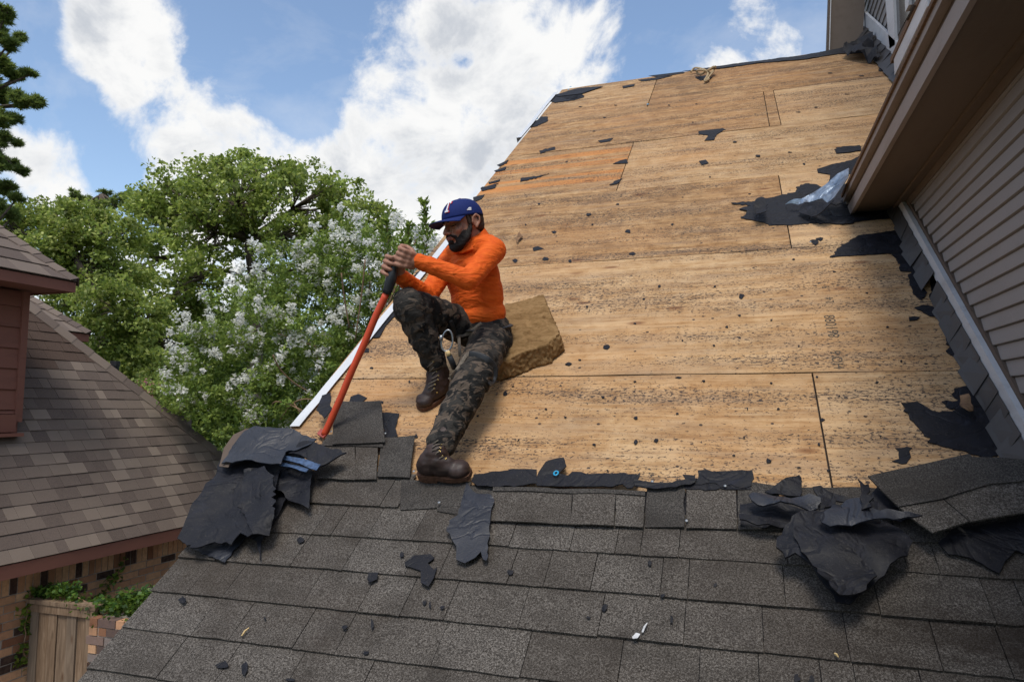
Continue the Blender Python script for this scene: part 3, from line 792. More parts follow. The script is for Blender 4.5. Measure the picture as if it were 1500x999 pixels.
# skirt trim board lying along the deck
sT = DMI @ Vector((XW, corner.y, 0)); s_end = DX(1322, 303)[1]
MB().prism([(XW-.038, -.2, .058), (XW-.038, s_end+.03, .058), (XW-.038, s_end+.03, .128), (XW-.038, -.2, .128)], (.02, 0, 0)).obj('skirt_trim', 'trim_white', side, None).matrix_local = Matrix.Identity(4)
bpy.data.objects['skirt_trim'].data.transform(DM)
q = MB().prism([(XW-.017, -.2, .06), (XW-.017, s_end+.03, .06), (XW-.017, s_end+.03, .150), (XW-.017, -.2, .150)], (.03, 0, 0)).obj('trim_channel', 'groove_paint', side); q.data.transform(DM)
# step flashing leaves
s = -.1; k = 0
while s < s_end-.05:
    L = .155; t = random.uniform(-.012, .012); x0 = XW-.042; lean = random.uniform(.030, .052)
    a = [(x0, s+t-.045, .085), (x0-lean, s+t-.065+random.uniform(-.02, .01), .010), (x0-lean-.004+random.uniform(-.012, .006), s+t+.085, .006), (x0, s+t+.125, .075)]
    V = [Vector(p) for p in a]; nrm = (V[1]-V[0]).cross(V[3]-V[0]).normalized()*.002
    if not (3.1 < s < 3.28):
        MB().prism(V, nrm).obj('step_flashing', 'flashing_brown', deck)
    s += .118; k += 1
# ------------------------------------------------------------------ big eave overhang on the right
Y0 = -1.2
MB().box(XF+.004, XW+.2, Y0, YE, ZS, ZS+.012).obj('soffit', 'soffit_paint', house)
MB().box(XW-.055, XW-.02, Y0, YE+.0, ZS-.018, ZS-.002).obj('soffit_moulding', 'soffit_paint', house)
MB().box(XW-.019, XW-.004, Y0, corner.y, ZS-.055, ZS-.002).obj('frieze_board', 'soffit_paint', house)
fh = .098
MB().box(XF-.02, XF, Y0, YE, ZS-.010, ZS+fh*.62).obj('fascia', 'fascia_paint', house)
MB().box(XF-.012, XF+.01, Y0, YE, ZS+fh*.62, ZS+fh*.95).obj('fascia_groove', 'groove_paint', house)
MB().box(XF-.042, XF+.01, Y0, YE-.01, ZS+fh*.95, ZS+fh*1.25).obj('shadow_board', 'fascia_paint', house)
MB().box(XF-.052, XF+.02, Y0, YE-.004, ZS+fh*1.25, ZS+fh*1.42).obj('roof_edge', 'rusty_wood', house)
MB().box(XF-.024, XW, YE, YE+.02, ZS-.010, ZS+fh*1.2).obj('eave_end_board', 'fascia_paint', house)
MB().prism([(XF-.045, Y0, ZS+fh*1.44), (XF-.045, Y0, ZS+fh*1.50), (XF+3.0, Y0, ZS+1.9), (XF+3.0, Y0, ZS+1.75)], (0, YE-Y0+.05, 0)).obj('lower_roof_slope', 'shingle_dark', house)

# ------------------------------------------------------------------ upper wall at the top right
a = DX(1277, 52); c_ = DX(1312, 102); XU = (a[0]+c_[0])/2
upw = MB().box(XU+.015, XU+.3, 2.5, 9.6, -.5, 7.5).obj('upper_wall', 'siding_vinyl', house)
pu = hitX(1275, 30, XU)
nb_ = 46; zz_ = 2.2; pt_ = .118
while zz_ < 7.4:
    ys = (zz_+DIST/cos(TH))/math.tan(TH)+.02
    V0 = min(ys, 9.0)
    MB().add([(XU-.012, 2.5, zz_), (XU-.012, V0, zz_), (XU+.002, V0, zz_+pt_), (XU+.002, 2.5, zz_+pt_), (XU+.016, 2.5, zz_), (XU+.016, V0, zz_), (XU+.016, V0, zz_+pt_), (XU+.016, 2.5, zz_+pt_)],
             [(0, 1, 2, 3), (4, 7, 6, 5), (0, 4, 5, 1), (1, 5, 6, 2), (2, 6, 7, 3), (3, 7, 4, 0)]).obj('siding_board', 'siding_vinyl', upw)
    zz_ += pt_
q = MB().prism([(XU-.05, 4.2, .10), (XU-.05, a[1]+.1, .10), (XU-.05, a[1]+.1, .25), (XU-.05, 4.2, .25)], (.03, 0, 0)).obj('skirt_trim', 'trim_white', upw); q.data.transform(DM)
s = 5.6
while s < a[1]:
    x0 = XU-.04; V = [Vector(p) for p in [(x0, s-.1, .14), (x0-.11, s-.13, .02), (x0-.12, s+.14, .015), (x0, s+.22, .12)]]
    nrm = (V[1]-V[0]).cross(V[3]-V[0]).normalized()*.004
    MB().prism(V, nrm).obj('step_flashing', 'flashing_brown', deck); s += .26
# window
w0 = hitX(1302, 66, XU-.03); wl = hitX(1297, 0, XU-.03); 
def wq(pts, off, m, name, th=.03, par=None):
    P = [hitX(x, y, XU-off) for x, y in pts]; return MB().prism(P, (th, 0, 0)).obj(name, m, par or win)
wz0 = hitX(1303, 68, XU-.03).z
win = wq([(1295, -60), (1345, -260), (1372, -60), (1312, 78), (1302, 68)], .02, 'groove_paint', 'window', .03, upw)
wq([(1306, -60), (1345, -160), (1342, 0), (1310, 62)], .026, 'black_glass', 'pane', .008)
wq([(1292, -60), (1306, -60), (1311, 66), (1303, 72), (1300, 40)], .05, 'trim_white', 'window_frame', .035)
wq([(1325, -20), (1331, -20), (1331, 8), (1326, 18)], .05, 'trim_white', 'window_frame', .03)
def strip(p, q_, wd, off, m, name, th, par=None):
    A = hitX(p[0], p[1], XU-off); B = hitX(q_[0], q_[1], XU-off); d = (B-A).normalized(); n = Vector((0, -d.z, d.y))*wd
    return MB().prism([A, B, B+n, A+n], (th, 0, 0)).obj(name, m, par or win)
strip((1304, 86), (1352, -22), .05, .14, 'rusty_wood', 'sill_edge', .08)
strip((1309, 84), (1356, -22), .17, .13, 'trim_white', 'window_sill', .10)
strip((1320, 80), (1362, -22), .05, .12, 'rusty_wood', 'sill_edge', .10)
strip((1322, 86), (1368, -22), .10, .11, 'trim_white', 'lower_trim', .10)
# lamp hood by the window
A = hitX(1338, 8, XU-.16); 
me_ = MB().add([A, hitX(1327, 30, XU-.16), hitX(1335, 33, XU-.1), hitX(1344, 22, XU-.1), hitX(1341, 8, XU-.12), A+Vector((.06, .02, 0))],
         [(0, 1, 2), (0, 2, 3), (0, 3, 4), (0, 4, 5), (5, 4, 3), (5, 3, 2), (5, 2, 1), (5, 1, 0)]).obj('flashing_flap', 'flashing_brown', upw)
# soffit return at the ridge
YR = rp.y+.25
P = [hitY(1214.5, 90, YR), hitY(1219, -90, YR), hitY(1272, -90, YR), hitY(1262, 90, YR)]
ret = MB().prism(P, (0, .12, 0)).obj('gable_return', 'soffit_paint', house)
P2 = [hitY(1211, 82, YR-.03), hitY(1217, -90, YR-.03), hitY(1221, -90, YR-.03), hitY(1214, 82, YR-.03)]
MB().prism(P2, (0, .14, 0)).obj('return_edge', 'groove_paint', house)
P2 = [hitY(1214, 82, YR-.035), hitY(1219, -90, YR-.035), hitY(1220.4, -90, YR-.035), hitY(1215.4, 82, YR-.035)]
MB().prism(P2, (0, .14, 0)).obj('return_trim', 'trim_white', house)
# rolled felt at the foot of the gable return
def crumple(name, q, h0, wav, thick, seed, m='felt', parent=None, lab=None, freq=9, grid=.035, shear=None, amp=.008, hfun=None, cat=None):
    poly = torn(pxpoly(q, h0), amp, .03, seed)
    def hf(x, s):
        v = h0+wav*(mnoise.noise(Vector((x*freq, s*freq, seed)))+.4*mnoise.noise(Vector((x*freq*2.7, s*freq*2.7, seed+5))))
        if hfun: v = hfun(x, s, v)
        return max(v, .012)
    me = sheet_mesh(name, poly, hf, thick, m, grid=grid)
    if parent is not None: return put(name, me, parent)
    o = put(name, me, None, DM); tag(o, lab, cat); return o
crumple('felt_roll', [(1234, 72), (1243, 62), (1262, 56), (1272, 53), (1278, 56), (1279, 66), (1290, 80), (1262, 78)], .10, .12, .006, 3, parent=deck, freq=5, grid=.07)
# ------------------------------------------------------------------ stepped shingles by the rake
ptab([(470, 652), (520, 653), (519, 702), (462, 700)], 'shingle', h=.034)
ptab([(521, 653), (553, 654), (551, 701), (520, 701)], 'shingle', h=.035)
ptab([(559, 641), (607, 638), (600, 699), (553, 697)], 'shingle_dark', h=.033)
ptab([(490, 588), (558, 587), (563, 648), (486, 650)], 'shingle_dark', h=.05, lab='dark shingle lifted by the tool')
ptab([(480, 636), (562, 642), (560, 654), (470, 652)], 'shingle_dark', h=.040)

# ------------------------------------------------------------------ loose felt and shingle debris
def drape(x, s, v):
    # the sheet hangs over the rake edge and sags toward the shingles
    over = max(0, RX+.02-x)
    return v-over*1.1
pile = thing('felt_pile', 'torn black felt sheets draped in a heap over the left edge of the roof', 'roofing felt', tuple(G(380, 710)))
def ppart(name, q, h0, wav, th, seed, m='felt', lab=None, freq=6, grid=.035, amp=.006, hfun=None):
    poly = torn(pxpoly(q, h0), amp, .03, seed)
    def hf(x, s):
        v = h0+wav*(mnoise.noise(Vector((x*freq, s*freq, seed*1.7)))+.35*mnoise.noise(Vector((x*freq*3, s*freq*3, seed+5))))
        if hfun: v = hfun(x, s, v)
        return v
    me = sheet_mesh(name, poly, hf, th, m, grid=grid); o = put(name, me, pile, DM)
    if lab: o['label'] = lab
    return o
ppart('felt_sheet', [(278, 801), (300, 790), (358, 775), (372, 770), (352, 796), (328, 823)], .035, .012, .004, 11, 'felt_sky_sheen', lab='smooth blue-black lowest sheet')
ppart('felt_sheet', [(380, 700), (412, 690), (420, 728), (395, 772), (384, 790), (380, 820), (376, 790), (360, 780)], .045, .03, .004, 12)
ppart('felt_sheet', [(328, 664), (350, 642), (412, 648), (408, 700), (404, 722), (400, 750), (388, 780), (366, 793), (352, 780), (340, 799), (328, 792), (312, 790), (296, 800), (280, 799), (259, 786), (276, 758), (291, 734), (310, 702)], .085, .045, .005, 13, lab='largest rumpled sheet', freq=5)
ppart('felt_sheet', [(358, 690), (385, 684), (402, 700), (402, 750), (390, 776), (370, 780), (350, 740)], .115, .05, .004, 17, freq=7)
ppart('felt_sheet', [(408, 668), (440, 662), (458, 690), (451, 742), (436, 732), (420, 727), (404, 715)], .07, .04, .005, 14)
ppart('shingle_flap', [(411, 655), (450, 648), (470, 652), (507, 662), (486, 672), (469, 682), (440, 668), (412, 662)], .115, .02, .006, 15, 'felt')
ppart('metal_strip', [(413, 665), (469, 679), (462, 687), (410, 671)], .118, .008, .003, 16, 'galv_blue', freq=12, amp=.002)
ppart('metal_strip', [(410, 676), (452, 686), (448, 691), (409, 681)], .112, .008, .003, 18, 'galv_blue', freq=12, amp=.002)
ppart('felt_sheet', [(324, 676), (338, 650), (358, 632), (372, 626), (400, 629), (423, 627), (462, 638), (450, 650), (434, 657), (420, 656), (412, 680), (397, 679), (370, 677), (345, 675)], .14, .03, .005, 19, 'felt_sky_sheen', lab='topmost curled sheet')
ppart('bent_drip_edge', [(321, 682), (328, 656), (342, 637), (360, 628), (382, 626), (366, 640), (345, 664), (334, 684)], .12, .004, .003, 20, 'groove_paint', amp=.001)
def loose(name, label, cat, parts, loc):
    t = thing(name, label, cat, tuple(loc)); out = []
    for (pn, q, h0, wav, th, seed, m, freq) in parts:
        poly = torn(pxpoly(q, h0), .006, .03, seed)
        hf = lambda x, s: max(.034, h0+wav*(mnoise.noise(Vector((x*freq, s*freq, seed*1.7)))+.35*mnoise.noise(Vector((x*freq*3, s*freq*3, seed+5)))))
        out.append(put(pn, sheet_mesh(pn, poly, hf, th, m, grid=.035), t, DM))
    return t
def slab(name, label, q, h0, wav, th, seed, m='felt', cat='felt scrap', freq=6, amp=.006, hf2=None, group=None, grid=.035):
    poly = torn(pxpoly(q, h0), amp, .025, seed)
    def hf(x, s):
        v = h0+wav*(mnoise.noise(Vector((x*freq, s*freq, seed*1.7)))+.35*mnoise.noise(Vector((x*freq*3, s*freq*3, seed+5))))
        return hf2(x, s, v) if hf2 else v
    o = put(name, sheet_mesh(name, poly, hf, th, m, grid=grid), None, DM)
    return tag(o, label, cat, group)
slab('felt_piece', 'long torn black felt tongue hanging down the shingles right of the front boot', [(684, 704), (692, 718), (710, 722), (724, 727), (720, 745), (717, 770), (715, 800), (712, 820), (707, 818), (704, 806), (696, 815), (680, 823), (668, 818), (668, 798), (655, 778), (658, 768), (668, 752), (676, 730)], .05, .012, .003, 31, 'felt_sky_sheen')
slab('felt_piece', 'jagged hook-shaped black felt scrap on the shingles left of the hanging tongue', [(592, 822), (605, 812), (630, 810), (636, 816), (626, 824), (635, 833), (640, 829), (634, 846), (628, 859), (618, 852), (616, 835), (600, 829), (593, 827)], .036, .005, .0035, 32, amp=.003)
slab('felt_chip', 'small square felt chip below the hook-shaped scrap, on the shingle joint', [(540, 838), (554, 838), (552, 848), (541, 853), (538, 848)], .034, .003, .003, 33, amp=.002)
CH = [(268, 878, 6, 5, 'rounded black felt chip on the lowest left shingles beside the roof edge'), (326, 973, 9, 6, 'left one of two torn felt chips side by side at the bottom left'),
      (358, 977, 5, 10, 'narrow upright right one of two torn felt chips at the bottom left'), (440, 790, 6, 4, 'felt chip on the shingles just right of the draped felt pile'),
      (589, 812, 4, 5, 'small felt chip just above the hook-shaped felt scrap'), (505, 918, 5, 4, 'dark roundish felt chip alone on the left middle shingles'),
      (545, 912, 3, 9, 'thin slanted felt sliver on the shingle joint in the left middle'), (424, 995, 7, 3, 'felt chip cut by the bottom edge of the picture'),
      (622, 882, 3, 4, 'left one of a close pair of tiny felt chips below the hook-shaped scrap'), (630, 886, 2, 5, 'right one of a close pair of tiny felt chips below the hook-shaped scrap'),
      (648, 889, 4, 3, 'felt chip right of the close pair, below the hanging felt tongue'), (748, 838, 5, 4, 'felt chip right of the tip of the hanging felt tongue'),
      (886, 889, 5, 6, 'largest felt chip in the middle of the shingle field'), (984, 907, 3, 7, 'upright felt chip right of the white sliver'),
      (970, 872, 4, 3, 'felt chip on a shingle butt above the white sliver'), (862, 904, 4, 2, 'flat felt chip just left of the largest chip in the middle'),
      (1167, 993, 5, 7, 'left one of two felt chips at the bottom edge right of the middle'), (1189, 996, 5, 7, 'right one of two felt chips at the bottom edge right of the middle'),
      (1048, 856, 3, 3, 'tiny felt chip on the shingles left of the hanging pointed felt sheet'), (536, 955, 5, 3, 'thin felt chip in the lower left middle of the shingles'),
      (388, 905, 2, 2, 'tiniest felt speck on the shingles right of the yellow splinter'), (952, 824, 3, 4, 'felt chip below the scuffed shingle under the torn edge')]
for i, (x, y, a, c, lb) in enumerate(CH):
    rr = random.Random(i*7+3); n = 11
    q = [(x+a*rr.uniform(.5, 1.25)*cos(2*pi*k/n), y-c*rr.uniform(.5, 1.25)*sin(2*pi*k/n)) for k in range(n)]
    o = put('felt_chip', sheet_mesh('felt_chip', pxpoly(q, .030), lambda x_, s_: .030+.003*mnoise.noise(Vector((x_*30, s_*30, 1))), .002, 'felt', 0), None, DM)
    tag(o, lb, 'felt chip', 'felt chips scattered over the shingles')
def stick(name, p, q_, h, m, label, cat, w_=.003):
    a = G(*p, h); c = G(*q_, h); v = (c-a); mid = a.lerp(c, .5)+EN*.004
    o = MB().tube([a, mid, c], [w_, w_*1.2, w_*.5], 5).obj(name, m); return tag(o, label, cat)
stick('wood_splinter', (354, 931), (365, 919), .034, 'straw', 'pale yellow wood splinter on the lower left shingles', 'splinter')
stick('wood_splinter', (941, 926), (948, 912), .034, 'debris_white', 'white sliver standing on the shingles in the lower middle', 'splinter')
stick('wood_splinter', (1223, 957), (1228, 962), .034, 'straw', 'tiny straw coloured splinter on the stained, shade-toned shingles at the lower right', 'splinter')
o = put('foil_scrap', sheet_mesh('foil_scrap', pxpoly([(926, 932), (932, 926), (938, 928), (934, 934), (927, 935)], .036), lambda x_, s_: .036, .002, 'debris_white', 0), None, DM); tag(o, 'crumpled pale foil scrap beside the white sliver', 'scrap')

# heap at the right
t = thing('felt_heap', 'crumpled heap of torn black felt at the shingle edge near the right side', 'roofing felt', tuple(G(1240, 760)))
def hp(name, q, h0, wav, th, seed, m='felt', freq=6, lab=None, amp=.006, hfun=None, grid=.03):
    poly = torn(pxpoly(q, h0), amp, .03, seed)
    def hf(x, s):
        v = h0+wav*(mnoise.noise(Vector((x*freq, s*freq, seed*1.7)))+.35*mnoise.noise(Vector((x*freq*3, s*freq*3, seed+5))))
        return hfun(x, s, v) if hfun else v
    o = put(name, sheet_mesh(name, poly, hf, th, m, grid=grid), t, DM)
    if lab: o['label'] = lab
hp('felt_sheet', [(1120, 718), (1145, 706), (1170, 695), (1174, 700), (1172, 724), (1130, 722)], .05, .03, .004, 41, freq=9)
hp('felt_sheet', [(1084, 735), (1100, 728), (1150, 735), (1196, 745), (1180, 768), (1130, 770), (1085, 765)], .045, .03, .004, 42, freq=9)
hp('felt_roll', [(1096, 720), (1110, 716), (1150, 724), (1185, 722), (1200, 727), (1198, 744), (1160, 741), (1110, 738), (1100, 730)], .10, .04, .006, 43, 'felt_sky_sheen', freq=8)
hp('felt_roll', [(1082, 752), (1104, 756), (1150, 764), (1160, 772), (1110, 770), (1084, 762)], .07, .03, .005, 44, freq=8)
hp('felt_sheet', [(1190, 710), (1202, 708), (1212, 712), (1258, 726), (1262, 735), (1226, 728), (1205, 745), (1200, 740), (1200, 722)], .085, .05, .005, 45, freq=9)
hp('felt_sheet', [(1140, 790), (1160, 765), (1180, 755), (1215, 750), (1250, 754), (1300, 762), (1320, 775), (1338, 792), (1328, 812), (1300, 838), (1270, 862), (1246, 878), (1226, 874), (1205, 850), (1190, 830), (1165, 815), (1148, 818), (1140, 802)], .10, .055, .006, 46, lab='big dark pointed sheet hanging down', freq=4)
hp('felt_sheet', [(1165, 770), (1205, 765), (1240, 800), (1285, 838), (1262, 868), (1230, 872), (1200, 840), (1170, 800)], .135, .03, .005, 47, freq=6)
hp('felt_sheet', [(1200, 758), (1210, 745), (1222, 735), (1240, 727), (1262, 728), (1268, 745), (1320, 748), (1352, 750), (1330, 756), (1290, 762), (1260, 768), (1235, 766), (1216, 772), (1202, 766)], .16, .04, .005, 48, 'felt_sky_sheen', lab='blue-grey crest of the heap', freq=7)
hp('felt_shard', [(1257, 699), (1262, 704), (1266, 712), (1272, 708), (1276, 720), (1276, 745), (1264, 746), (1262, 725)], .17, .03, .006, 49, freq=12)
hp('felt_shard', [(1262, 736), (1285, 732), (1300, 745), (1290, 750), (1266, 748)], .15, .04, .005, 50, freq=12)
hp('felt_sheet', [(1276, 720), (1286, 710), (1340, 752), (1320, 760), (1290, 752)], .06, .02, .004, 51)
o = slab('felt_piece', 'dark rumpled felt flap under the loose shingle strip at the right edge', [(1375, 792), (1395, 776), (1440, 768), (1500, 756), (1540, 756), (1540, 795), (1500, 806), (1490, 800), (1474, 816), (1465, 834), (1450, 826), (1420, 812), (1390, 806)], .05, .03, .004, 55)
# loose shingle strips at the lower right
st = thing('loose_shingle_strip', 'grey laminated shingle strip torn loose and lying askew at the right edge', 'shingle strip', tuple(G(1400, 720)))
def sp(name, q, h0, m, th=.006, tilt=0, lab=None, seed=3):
    poly = torn(pxpoly(q, h0), .002, .06, seed)
    o = put(name, sheet_mesh(name, poly, lambda x, s: h0+.006*mnoise.noise(Vector((x*4, s*4, 2)))+.004*sin(x*9), th, m, grid=.08), st, DM)
    if lab: o['label'] = lab
sp('headlap', [(1271, 696), (1330, 682), (1420, 664), (1424, 668), (1540, 676), (1540, 720), (1430, 730), (1360, 752), (1330, 752), (1314, 738)], .10, 'shingle_dark', lab='dark unexposed upper half')
sp('shingle_tab', [(1314, 738), (1378, 727), (1420, 764), (1366, 779), (1342, 762)], .108, 'shingle', seed=4)
sp('shingle_tab', [(1380, 727), (1450, 706), (1540, 700), (1540, 745), (1480, 754), (1422, 764)], .106, 'shingle', seed=5)
sp('glue_strip', [(1314, 736), (1378, 725), (1450, 704), (1540, 698), (1540, 702), (1450, 709), (1378, 729), (1316, 740)], .114, 'shingle_dark', .003, seed=6)
tag(put('dead_leaves', sheet_mesh('dead_leaves', torn(pxpoly([(1406, 580), (1414, 578), (1422, 590), (1428, 598), (1420, 602), (1408, 596)], .05), .01, .02, 5), lambda x, s: .05+.03*mnoise.noise(Vector((x*30, s*30, 2))), .003, 'dead_leaf', grid=.03), None, DM),
    'curled brown dead leaf caught on the felt beside the step flashing', 'dead leaf')
# bent galvanised flashing by the eave
fl = thing('bent_flashing', 'bent shiny galvanised metal flashing sticking out from under the eave corner', 'flashing', tuple(G(1200, 290)))
def fp(name, q, m, th=.004, amp=.004, lab=None, wav=.02):
    V = [DMI @ G(x, y, h) for x, y, h in q]
    # fan surface refined by subdivision
    bm = bmesh.new(); vs = [bm.verts.new(v) for v in V]; bm.faces.new(vs); bmesh.ops.triangulate(bm, faces=bm.faces)
    bmesh.ops.subdivide_edges(bm, edges=bm.edges, cuts=3, use_grid_fill=True)
    for v in bm.verts:
        v.co += Vector((mnoise.noise(v.co*14)*amp, mnoise.noise(v.co*14+Vector((5, 0, 0)))*amp, mnoise.noise(v.co*8)*wav))
    r = bmesh.ops.solidify(bm, geom=bm.faces[:], thickness=th)
    me = bpy.data.meshes.new(name); bm.to_mesh(me); bm.free(); me.materials.append(MATS[m])
    o = put(name, me, fl, DM)
    if lab: o['label'] = lab
fp('metal_sheet', [(1150, 299, .05), (1175, 289, .09), (1244, 248, .22), (1243, 262, .24), (1222, 293, .14), (1205, 292, .10), (1180, 291, .09), (1170, 300, .05)], 'galvanised', wav=.05)
fp('felt_backing', [(1170, 312, .03), (1174, 302, .05), (1182, 294, .08), (1222, 296, .13), (1214, 304, .12), (1200, 312, .08), (1190, 316, .05)], 'felt', wav=.03)
slab('felt_piece', 'upright curl of black felt on the deck left of the bent metal flashing', [(1104, 300), (1108, 292), (1116, 289), (1121, 292), (1124, 300), (1122, 309), (1108, 311)], .09, .03, .004, 60)
# rope over the ridge
rp_ = []
a = [(1012, 106, .03), (1018, 100, .06), (1030, 102, .08), (1040, 107, .05), (1046, 101, .07), (1048, 98, .1), (1040, 102, .06), (1036, 110, .04), (1038, 116, .03), (1032, 119, .03), (1037, 108, .06), (1028, 103, .1), (1020, 105, .05), (1026, 109, .04), (1036, 104, .08), (1046, 98, .08), (1044, 106, .05), (1034, 118, .03)]
P = [G(x, y, h) for x, y, h in a]
def catmull(P, n=6):
    out = []
    for i in range(len(P)-1):
        p0, p1, p2, p3 = P[max(i-1, 0)], P[i], P[i+1], P[min(i+2, len(P)-1)]
        for k in range(n):
            t = k/n; out.append(.5*((2*p1)+(p2-p0)*t+(2*p0-5*p1+4*p2-p3)*t*t+(3*p1-p0-3*p2+p3)*t**3))
    return out+[P[-1]]
tag(MB().tube(catmull(P), .011, 6).obj('rope', 'rope'), 'tangled tan rope lying over the ridge of the bare deck', 'rope')
# little curled leaf on the deck
tag(put('curled_leaf', sheet_mesh('curled_leaf', torn(pxpoly([(756, 353), (758, 347), (762, 343), (765, 346), (762, 350), (758, 355)], .02), .004, .02, 5), lambda x, s: .02+.03*mnoise.noise(Vector((x*30, s*30, 2))), .003, 'dead_leaf', grid=.02), None, DM),
    'small curled dry leaf on the deck right of the worker', 'dead leaf')

# ------------------------------------------------------------------ foam block
fq = [(700, 462), (738, 447), (795, 431), (806, 455), (820, 488), (800, 505), (775, 512), (745, 526), (722, 532), (705, 500)]
top = pxpoly(fq, .10)
bm = bmesh.new(); n = len(top)
vt = [bm.verts.new((x, s, .10)) for x, s in top]; vb = [bm.verts.new((x+(.012 if x > top[0][0] else 0), s-.01, .004)) for x, s in top]
bm.faces.new(vt); bm.faces.new(vb[::-1])
for i in range(n): bm.faces.new((vb[i], vb[(i+1) % n], vt[(i+1) % n], vt[i]))
bmesh.ops.triangulate(bm, faces=bm.faces)
me = bpy.data.meshes.new('foam'); bm.to_mesh(me); bm.free()
tmp = MB(); tmp.V = [v.co.copy() for v in me.vertices]; tmp.F = [tuple(p.vertices) for p in me.polygons]
me = remesh(tmp, .007, 0)
for v in me.vertices:
    c = v.co; v.co = c+v.normal*(.005*mnoise.noise(c*18)+.0055*mnoise.noise(c*70)*(1.6 if v.normal.z < .6 else .8)+.005*(1 if v.normal.z < .6 else 0)*mnoise.noise(Vector((c.x*8, c.y*8, c.z*40))))
me.materials.clear(); me.materials.append(MATS['foam']); smooth(me); me.name = 'foam_block'
o = put('foam_block', me, None, DM); tag(o, 'thick tan foam pad with rough torn edges on the deck behind the worker', 'foam pad')

# ------------------------------------------------------------------ the shingle remover
HD = 3.03
tp = G(475, 637, .03); dt = tp.dot(FW)
pth = [(590, 371), (583, 380), (577, 395), (572, 412), (566, 430), (551, 462), (535, 500), (516, 542), (501, 578), (487, 610), (475, 637)]
P = []
for i, (x, y) in enumerate(pth):
    f = (y-371)/(637-371); P.append(C(x, y, HD+(dt-HD)*f))
tool = thing('shingle_remover', 'orange handled shingle remover with a black grip held by the worker', 'pry tool', tuple(tp))
Q = catmull(P, 4)
MB().tube(Q[:17], [.014, .014, .014, .014, .014]+[.0155]*4+[.021, .0225, .0235, .0235, .023, .022, .0205, .0195], 12).obj('grip', 'black_plastic', tool, None, True)
MB().tube(Q[16:], .0155, 12).obj('shaft', 'tool_orange', tool, None, True)
bl = [(465, 637, .02), (471, 629, .025), (480, 637, .03), (474, 643, .03)]
V = [G(*v) for v in bl]; MB().prism(V, EN*.008).obj('blade', 'tool_blade', tool)
BD = (P[4]-P[1]).normalized()
def near_axis(px, py):
    best = min(Q, key=lambda p: (p-C(px, py, p.dot(FW))).length); return best
# ------------------------------------------------------------------ the worker
man = thing('person', 'roofer in an orange long-sleeved shirt, blue cap and camouflage trousers sitting on the deck', 'person', tuple(G(704, 500, 0)))
pel = G(704, 486, .15); neck = C(693, 351, 3.38)
shL = C(723, 367, 3.27); shR = C(660, 381, 3.49)
elL = C(686, 410, 3.05); wrL = C(612, 382, 3.04)
elR = C(626, 434, 3.26); wrR = C(586, 405, 3.10)
hL = C(590, 377, 3.03); hR = C(573, 390, 3.045)
kR = G(600, 447, .47); hipR = G(688, 482, .16); anR = G(643, 545, .11)
kL = G(692, 556, .20); hipL = G(720, 494, .15); anL = G(640, 664, .125)
up = (neck-pel).normalized(); lf = (shL-shR); lf = (lf-up*lf.dot(up)).normalized(); fo = lf.cross(up)
if fo.dot(-FW-RT) < 0: fo = -fo
TB = Matrix((lf, fo, up)).transposed()
def T(l, f, u, base=None): return (base if base is not None else pel)+lf*l+fo*f+up*u
tl = (neck-pel).length
# head frame
HC = C(679.5, 328.5, 3.34)
yh = (-RT*.79-FW*.60-Vector((0, 0, 1))*.17).normalized(); zh0 = (Vector((0, 0, 1))-RT*.04); zh = (zh0-yh*zh0.dot(yh)).normalized(); xh = zh.cross(yh)
HM = Matrix((xh, yh, zh)).transposed()
def Hd(l, f, u): return HC+xh*l+yh*f+zh*u
body = MB()
body.ell(Hd(0, -.008, .030), (.075, .094, .092), HM, 24, 16)
body.ell(Hd(0, .030, -.030), (.061, .060, .078), HM, 20, 14)
body.ell(Hd(0, .036, -.080), (.050, .048, .036), HM, 18, 12)
body.ell(Hd(0, .074, -.100), (.021, .017, .019), HM)
body.ell(Hd(0, .080, .014), (.050, .020, .013), HM)
body.limb([Hd(0, .090, .004), Hd(0, .107, -.022), Hd(0, .114, -.036)], [.008, .0105, .0125], 12, .006)
for s_ in (-1, 1):
    body.ell(Hd(s_*.013, .100, -.040), (.009, .011, .008), HM)
    body.ell(Hd(s_*.036, .064, -.030), (.024, .022, .022), HM)
    body.ell(Hd(s_*.031, .077, -.006), (.015, .011, .009), HM)
    body.ell(Hd(s_*.077, -.012, -.004), (.007, .017, .026), HM)
    body.limb([Hd(s_*.080, .006, -.010), Hd(s_*.084, .002, .014), Hd(s_*.090, -.014, .026), Hd(s_*.093, -.030, .012), Hd(s_*.090, -.028, -.010), Hd(s_*.082, -.012, -.032)], [.0045, .0050, .0055, .0055, .0050, .0060], 8, .005)
body.ell(Hd(0, .088, -.060), (.026, .013, .017), HM)
body.limb([Hd(0, -.020, -.05), neck-up*.01], [.053, .060], 18)
body.limb([neck-up*.06, T(0, 0, tl*.55)], [.07, .10], 16, .05); body.limb([T(0, 0, tl*.55), T(0, 0, .05)], [.10, .095], 16, .05)
body.limb([neck-up*.05, shL], [.05, .045]); body.limb([neck-up*.05, shR], [.05, .045])
for A, B_, D in ((shL, elL, wrL), (shR, elR, wrR)): body.limb([A, B_, D], [.043, .037, .025])
for A, B_, D in ((hipL, kL, anL), (hipR, kR, anR)): body.limb([A, B_, D], [.07, .05, .037], 14, .04)
